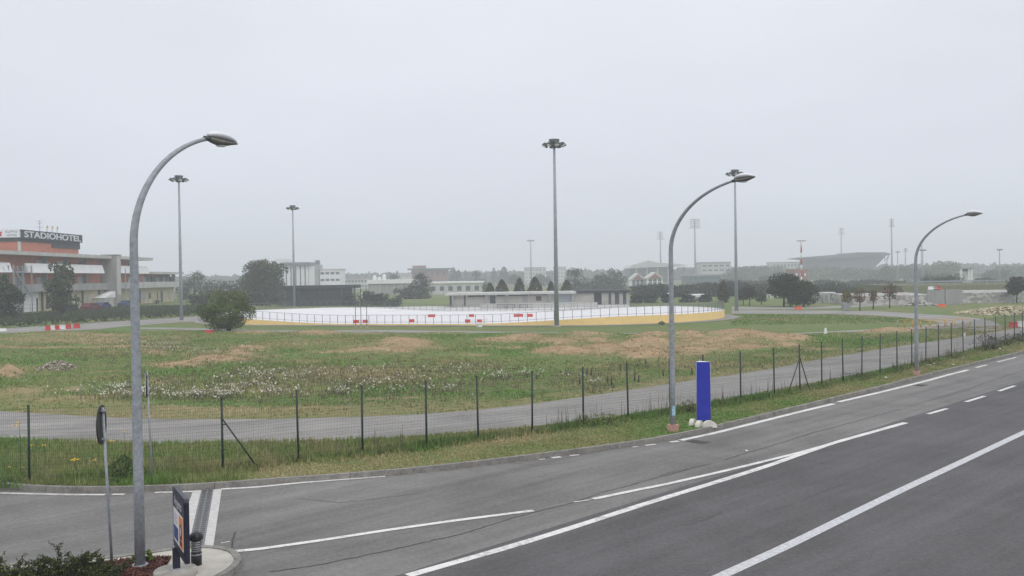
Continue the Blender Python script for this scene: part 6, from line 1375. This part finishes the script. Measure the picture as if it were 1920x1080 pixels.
for i, (px, py, h_, w_, l) in enumerate([(1848, 658, 1.7, 2.2, 'dark twiggy bush growing through the fence far along the verge'), (1862, 655, 1.4, 1.6, 'smaller dark twiggy bush joined to the bigger one at the fence'), (1890, 648, 1.1, 2.4, 'dark bush at the fence near the right frame edge'), (1603, 712, .7, 2.4, 'low dark weed clump at the fence past the paired braces'), (1745, 684, .8, 2.4, 'low dark weed clump at the fence by the farthest lamp'), (1790, 673, .9, 2.2, 'weed clump at the fence just past the farthest lamp'), (1915, 641, 1.0, 2, 'dark bush at the fence cut by the frame edge')]):
    dk_ = i in (0, 1, 2, 6); plant('leafy_bush', l.replace('dark weed', 'brownish weed'), px, py, h_ * (.9 if dk_ else .7), w_, 420 if dk_ else 300, (.05, .055, .036) if dk_ else (.12, .11, .06), 20 + i, leaf=.05 if dk_ else .035)
plant('leafy_bush', 'single bushy weed in the dirt mounds past the middle lamp', 1312, 662, .3, 1.8, 220, (.15, .17, .09), 40, leaf=.06, stem=False); plant('leafy_bush', 'pale bushy weed clump before the dirt mounds', 1222, 684, .55, 2.2, 420, (.26, .27, .16), 41, leaf=.05, stem=False)
plant('leafy_bush', 'small green weed at the foot of the yellow rink wall', 1241, 609, .5, .9, 200, (.05, .09, .03), 42, leaf=.08)
# yellow flowers in the wild patch
def flower(label, px, py, stem_h, size, seed, leafy=False):
    x, y = G(px, py, GZ); z0 = float(hz(x, y)[0]); r_ = random.Random(seed); t = thing('yellow_flower', label, 'flower', (x, y, z0), 'yellow wild flowers in the tall grass by the side road')
    b = MB(); b.tube([(0, 0, -.05), (.03, .02, stem_h * .5), (.0, .0, stem_h)], [.008, .007, .005], 5); b.build('stem', mat('stem_green', (.06, .09, .03), .8, .1, 9), t)
    b = MB()
    for h_, ox in ([(stem_h, 0)] if not leafy else [(stem_h, 0), (stem_h - .1, -.13)]):
        for k in range(9):
            a_ = k * .698 + r_.random() * .2; c, s = math.cos(a_), math.sin(a_); p = [(ox, 0, h_), (ox + c * size * .5 - s * size * .16, s * size * .5 + c * size * .16, h_ + .02), (ox + c * size, s * size, h_ + r_.uniform(-.02, .04)), (ox + c * size * .5 + s * size * .16, s * size * .5 - c * size * .16, h_ + .02)]; b.add(p, [(0, 1, 2, 3)])
    b.build('petals', mat('petal_yellow', (.85, .58, .02), .7, .05, 9), t)
    for ox in ([0, -.13] if leafy else [0]): MB().lathe([(0, .03), (size * .25, .015), (size * .2, 0)], 8, (ox, 0, stem_h - (0 if ox == 0 else .1))).build('flower_centre', mat('flower_centre', (.35, .17, .02), .8, .1, 9), t)
    if leafy:
        b = MB()
        for k in range(9): z = .2 + k * (stem_h - .3) / 9; a_ = k * 2.4; c, s = math.cos(a_), math.sin(a_); b.add([(0, 0, z), (.1 * c - .03 * s, .1 * s + .03 * c, z + .03), (.22 * c, .22 * s, z - .01), (.1 * c + .03 * s, .1 * s - .03 * c, z + .03)], [(0, 1, 2, 3)])
        b.build('leaves', mat('leaf_green', (.06, .085, .035), .8, .1, 9), t)
for i, (px, py, h_, s_, l, lf) in enumerate([(38, 898, 1.75, .085, 'tallest yellow flower with two heads beside the first fence post', True), (62, 885, .85, .06, 'yellow flower just past the first fence post', False), (84, 886, .85, .07, 'yellow flower second past the first fence post', False), (141, 893, .50, .13, 'largest low yellow flower before the leaning round sign', False),
        (42, 897, .32, .05, 'small low yellow flower at the foot of the first fence post', False), (178, 893, .48, .05, 'small yellow flower hidden by the leaning round sign', False), (211, 885, .95, .08, 'yellow flower between the round sign and the near lamp post', False), (234, 884, 1.25, .06, 'yellow flower touching the near lamp post, high on its stem', False), (18, 899, .38, .045, 'small low yellow flower nearest the frame edge', False)]):
    flower(l, px, py, h_, s_ * 1.4, i, lf)
# cotoneaster shrubs on the island
def low_shrub(label, px, py, wid, dep, hgt, n, seed, arms):
    x, y = G(px, py, .13); r_ = np.random.default_rng(seed); t = thing('low_shrub', label, 'shrub', (x, y, .12))
    b = MB(); tips = []; C = []
    for i in range(arms):
        a_ = r_.uniform(0, 6.283) if i > 3 else [.5, 1.2, 1.9, 2.6][i]; L_ = wid * r_.uniform(.35, .62); el = r_.uniform(.25, .95); p0 = np.array([r_.uniform(-wid * .2, wid * .2), r_.uniform(-dep * .2, dep * .2), 0]); pts = []
        for k in range(6): f = k / 5; pts.append(p0 + np.array([math.cos(a_) * L_ * f, math.sin(a_) * L_ * f * dep / wid, hgt * (1.15 * math.sin(f * 1.7) * el)]) + r_.normal(0, .012, 3))
        b.tube(pts, [.011, .010, .008, .006, .004, .003], 4); tips.append(pts)
        m_ = int(n / arms)
        for k in range(m_): f = r_.uniform(.15, 1); i0 = min(int(f * 5), 4); q = pts[i0] + (pts[i0 + 1] - pts[i0]) * (f * 5 - i0); C.append(q + r_.normal(0, .028, 3))
        for s in range(4):
            f = r_.uniform(.35, .95); i0 = min(int(f * 5), 4); q = pts[i0]; a2 = a_ + r_.uniform(-1.2, 1.2); l2 = r_.uniform(.1, .26); e_ = q + np.array([math.cos(a2) * l2, math.sin(a2) * l2, l2 * .6]); b.tube([q, (q + e_) / 2 + r_.normal(0, .01, 3), e_], [.005, .004, .002], 4)
            for k in range(m_ // 6): C.append(q + (e_ - q) * r_.random() + r_.normal(0, .015, 3))
    m_ = int(n * .8); a_ = r_.uniform(0, 6.283, m_); q = np.sqrt(r_.random(m_)); base_ = np.c_[np.cos(a_) * q * wid * .5, np.sin(a_) * q * dep * .5, r_.random(m_) * hgt * .55 * (1 - .6 * q)]; C = np.r_[np.array(C), base_]
    n = len(C); s_ = .021 * r_.uniform(.6, 1.5, n); u = r_.normal(size=(n, 3)); u /= np.linalg.norm(u, axis=1)[:, None]; w = np.cross(u, r_.normal(size=(n, 3))); w /= np.linalg.norm(w, axis=1)[:, None]; u *= s_[:, None]; w *= (s_ * .5)[:, None]
    V = np.stack([C - u, C - w, C + u, C + w], 1).reshape(-1, 3); yel = r_.random((n, 1)) < .22; cc = np.where(yel, np.array([[.15, .17, .035]]), np.array([[.035, .052, .022]])) * r_.uniform(.5, 1.5, (n, 1))
    b.build('stems', mat('twig_brown', (.06, .045, .035), .9, .2, 20), t); npmesh('foliage', V, np.arange(4 * n).reshape(n, 4), M['leaf'], np.repeat(cc, 4, 0), parent=t)
    return t
low_shrub('low arching shrub with yellow-green leaves, middle of the island edge', 128, 1082, 1.3, .9, .50, 2600, 3, 16)
low_shrub('low dark shrub at the foot of the leaning round sign', 180, 1084, .9, .7, .32, 2000, 4, 12)
low_shrub('low spreading shrub with bare arching twigs at the frame corner', 30, 1092, 1.5, .9, .42, 2000, 5, 14)
low_shrub('dark creeping shrub between the corner shrub and the arching one', 78, 1092, 1.1, .8, .30, 2000, 6, 12)
plant('leafy_bush', 'tiny green weed beside the near lamp post foot', 279, 1052, .28, .18, 70, (.12, .19, .04), 60, leaf=.05, z=.13, stem=False, cat='weed')
plant('leafy_bush', 'tiny green weed on the mulch just before the near lamp post', 251, 1052, .14, .25, 60, (.10, .13, .04), 61, leaf=.04, z=.13, stem=False, cat='weed')
# litter on verge and road
gl = 'scraps of litter on the verge'
for i, (px, py, s_, l) in enumerate([(1741, 686, .34, 'white scrap of litter in the grass just past the farthest lamp'), (1750, 683.5, .30, 'second white scrap beside the first past the farthest lamp'), (1787, 685, .26, 'white and brown crumpled scrap near the kerb beyond the lamp'), (1788, 677, .18, 'small white scrap at the fence beyond the farthest lamp'), (1806, 673, .18, 'small white scrap under the pale sheet on the fence'), (1875, 655, .22, 'white scrap under the dark bush at the fence'),
        (1662, 709.5, .2, 'white scrap in the verge grass before the farthest lamp'), (1647, 706, .16, 'small white scrap close to the fence foot before the lamp'), (1348, 750, .2, 'white scrap at the fence foot past the blue panel'), (1358, 749, .16, 'smaller white scrap past the blue panel at the fence'), (1400, 847, .12, 'tiny white scrap lying on the slip road asphalt')]):
    x, y = G(px, py, GZ if i != 10 else .0); z = (float(hz(x, y)[0]) + .04) if i != 10 else .015; r_ = random.Random(i); b = MB(); n = 7
    ring = [(s_ / 2 * math.cos(k * .9) * r_.uniform(.6, 1.1), s_ / 2 * math.sin(k * .9) * r_.uniform(.5, 1), r_.uniform(-.01, .05)) for k in range(n)]; b.add([(0, 0, .05)] + ring, [(0, k + 1, (k + 1) % n + 1) for k in range(n)] + [tuple(range(n, 0, -1))])
    o = b.build('paper_scrap', M['white']); o.location = (x, y, z); tag(o, l, 'litter', gl)
x, y = G(735, 887.5, 0); b = MB(); r_ = np.random.default_rng(9); C = np.c_[x + r_.normal(0, .35, 150), y + r_.normal(0, .10, 150), r_.uniform(.01, .06, 150)]
tag(flakes(C, .03, .5, np.array([.14, .06, .03]) * r_.uniform(.4, 1.8, (150, 1)), 'dead_leaves', M['blade']), 'small drift of red brown dead leaves against the kerb', 'leaves', kind='stuff')
n = 900; xs = RNG.uniform(-14, 60, n); k = np.interp(xs, KERB[:, 0], KERB[:, 1]) - np.abs(RNG.normal(.06, .12, n)); tag(flakes(np.c_[xs, k, np.full(n, .016)], .016, .4, np.array([.30, .26, .2]) * RNG.uniform(.4, 1.5, (n, 1)), 'kerb_litter', M['blade']), 'grit and leaf scraps gathered in the gutter along the kerb', 'grit', kind='stuff')

# ================================================================== HAZE
b = MB(); b.box(-1500, -60, -1.2, 1500, 1900, 62)
hm = bpy.data.materials.new('haze'); hm.use_nodes = True; ht = hm.node_tree; ht.nodes.clear(); ho = ht.nodes.new('ShaderNodeOutputMaterial'); hv = ht.nodes.new('ShaderNodeVolumePrincipled')
hv.inputs['Color'].default_value = (.92, .955, 1.0, 1); hv.inputs['Density'].default_value = 0.0009; hv.inputs['Anisotropy'].default_value = 0.0
ht.links.new(hv.outputs[0], ho.inputs['Volume']); tag(b.build('haze', hm), 'thin pale autumn haze over the whole place', 'haze', kind='stuff')
hm.cycles.homogeneous_volume = True
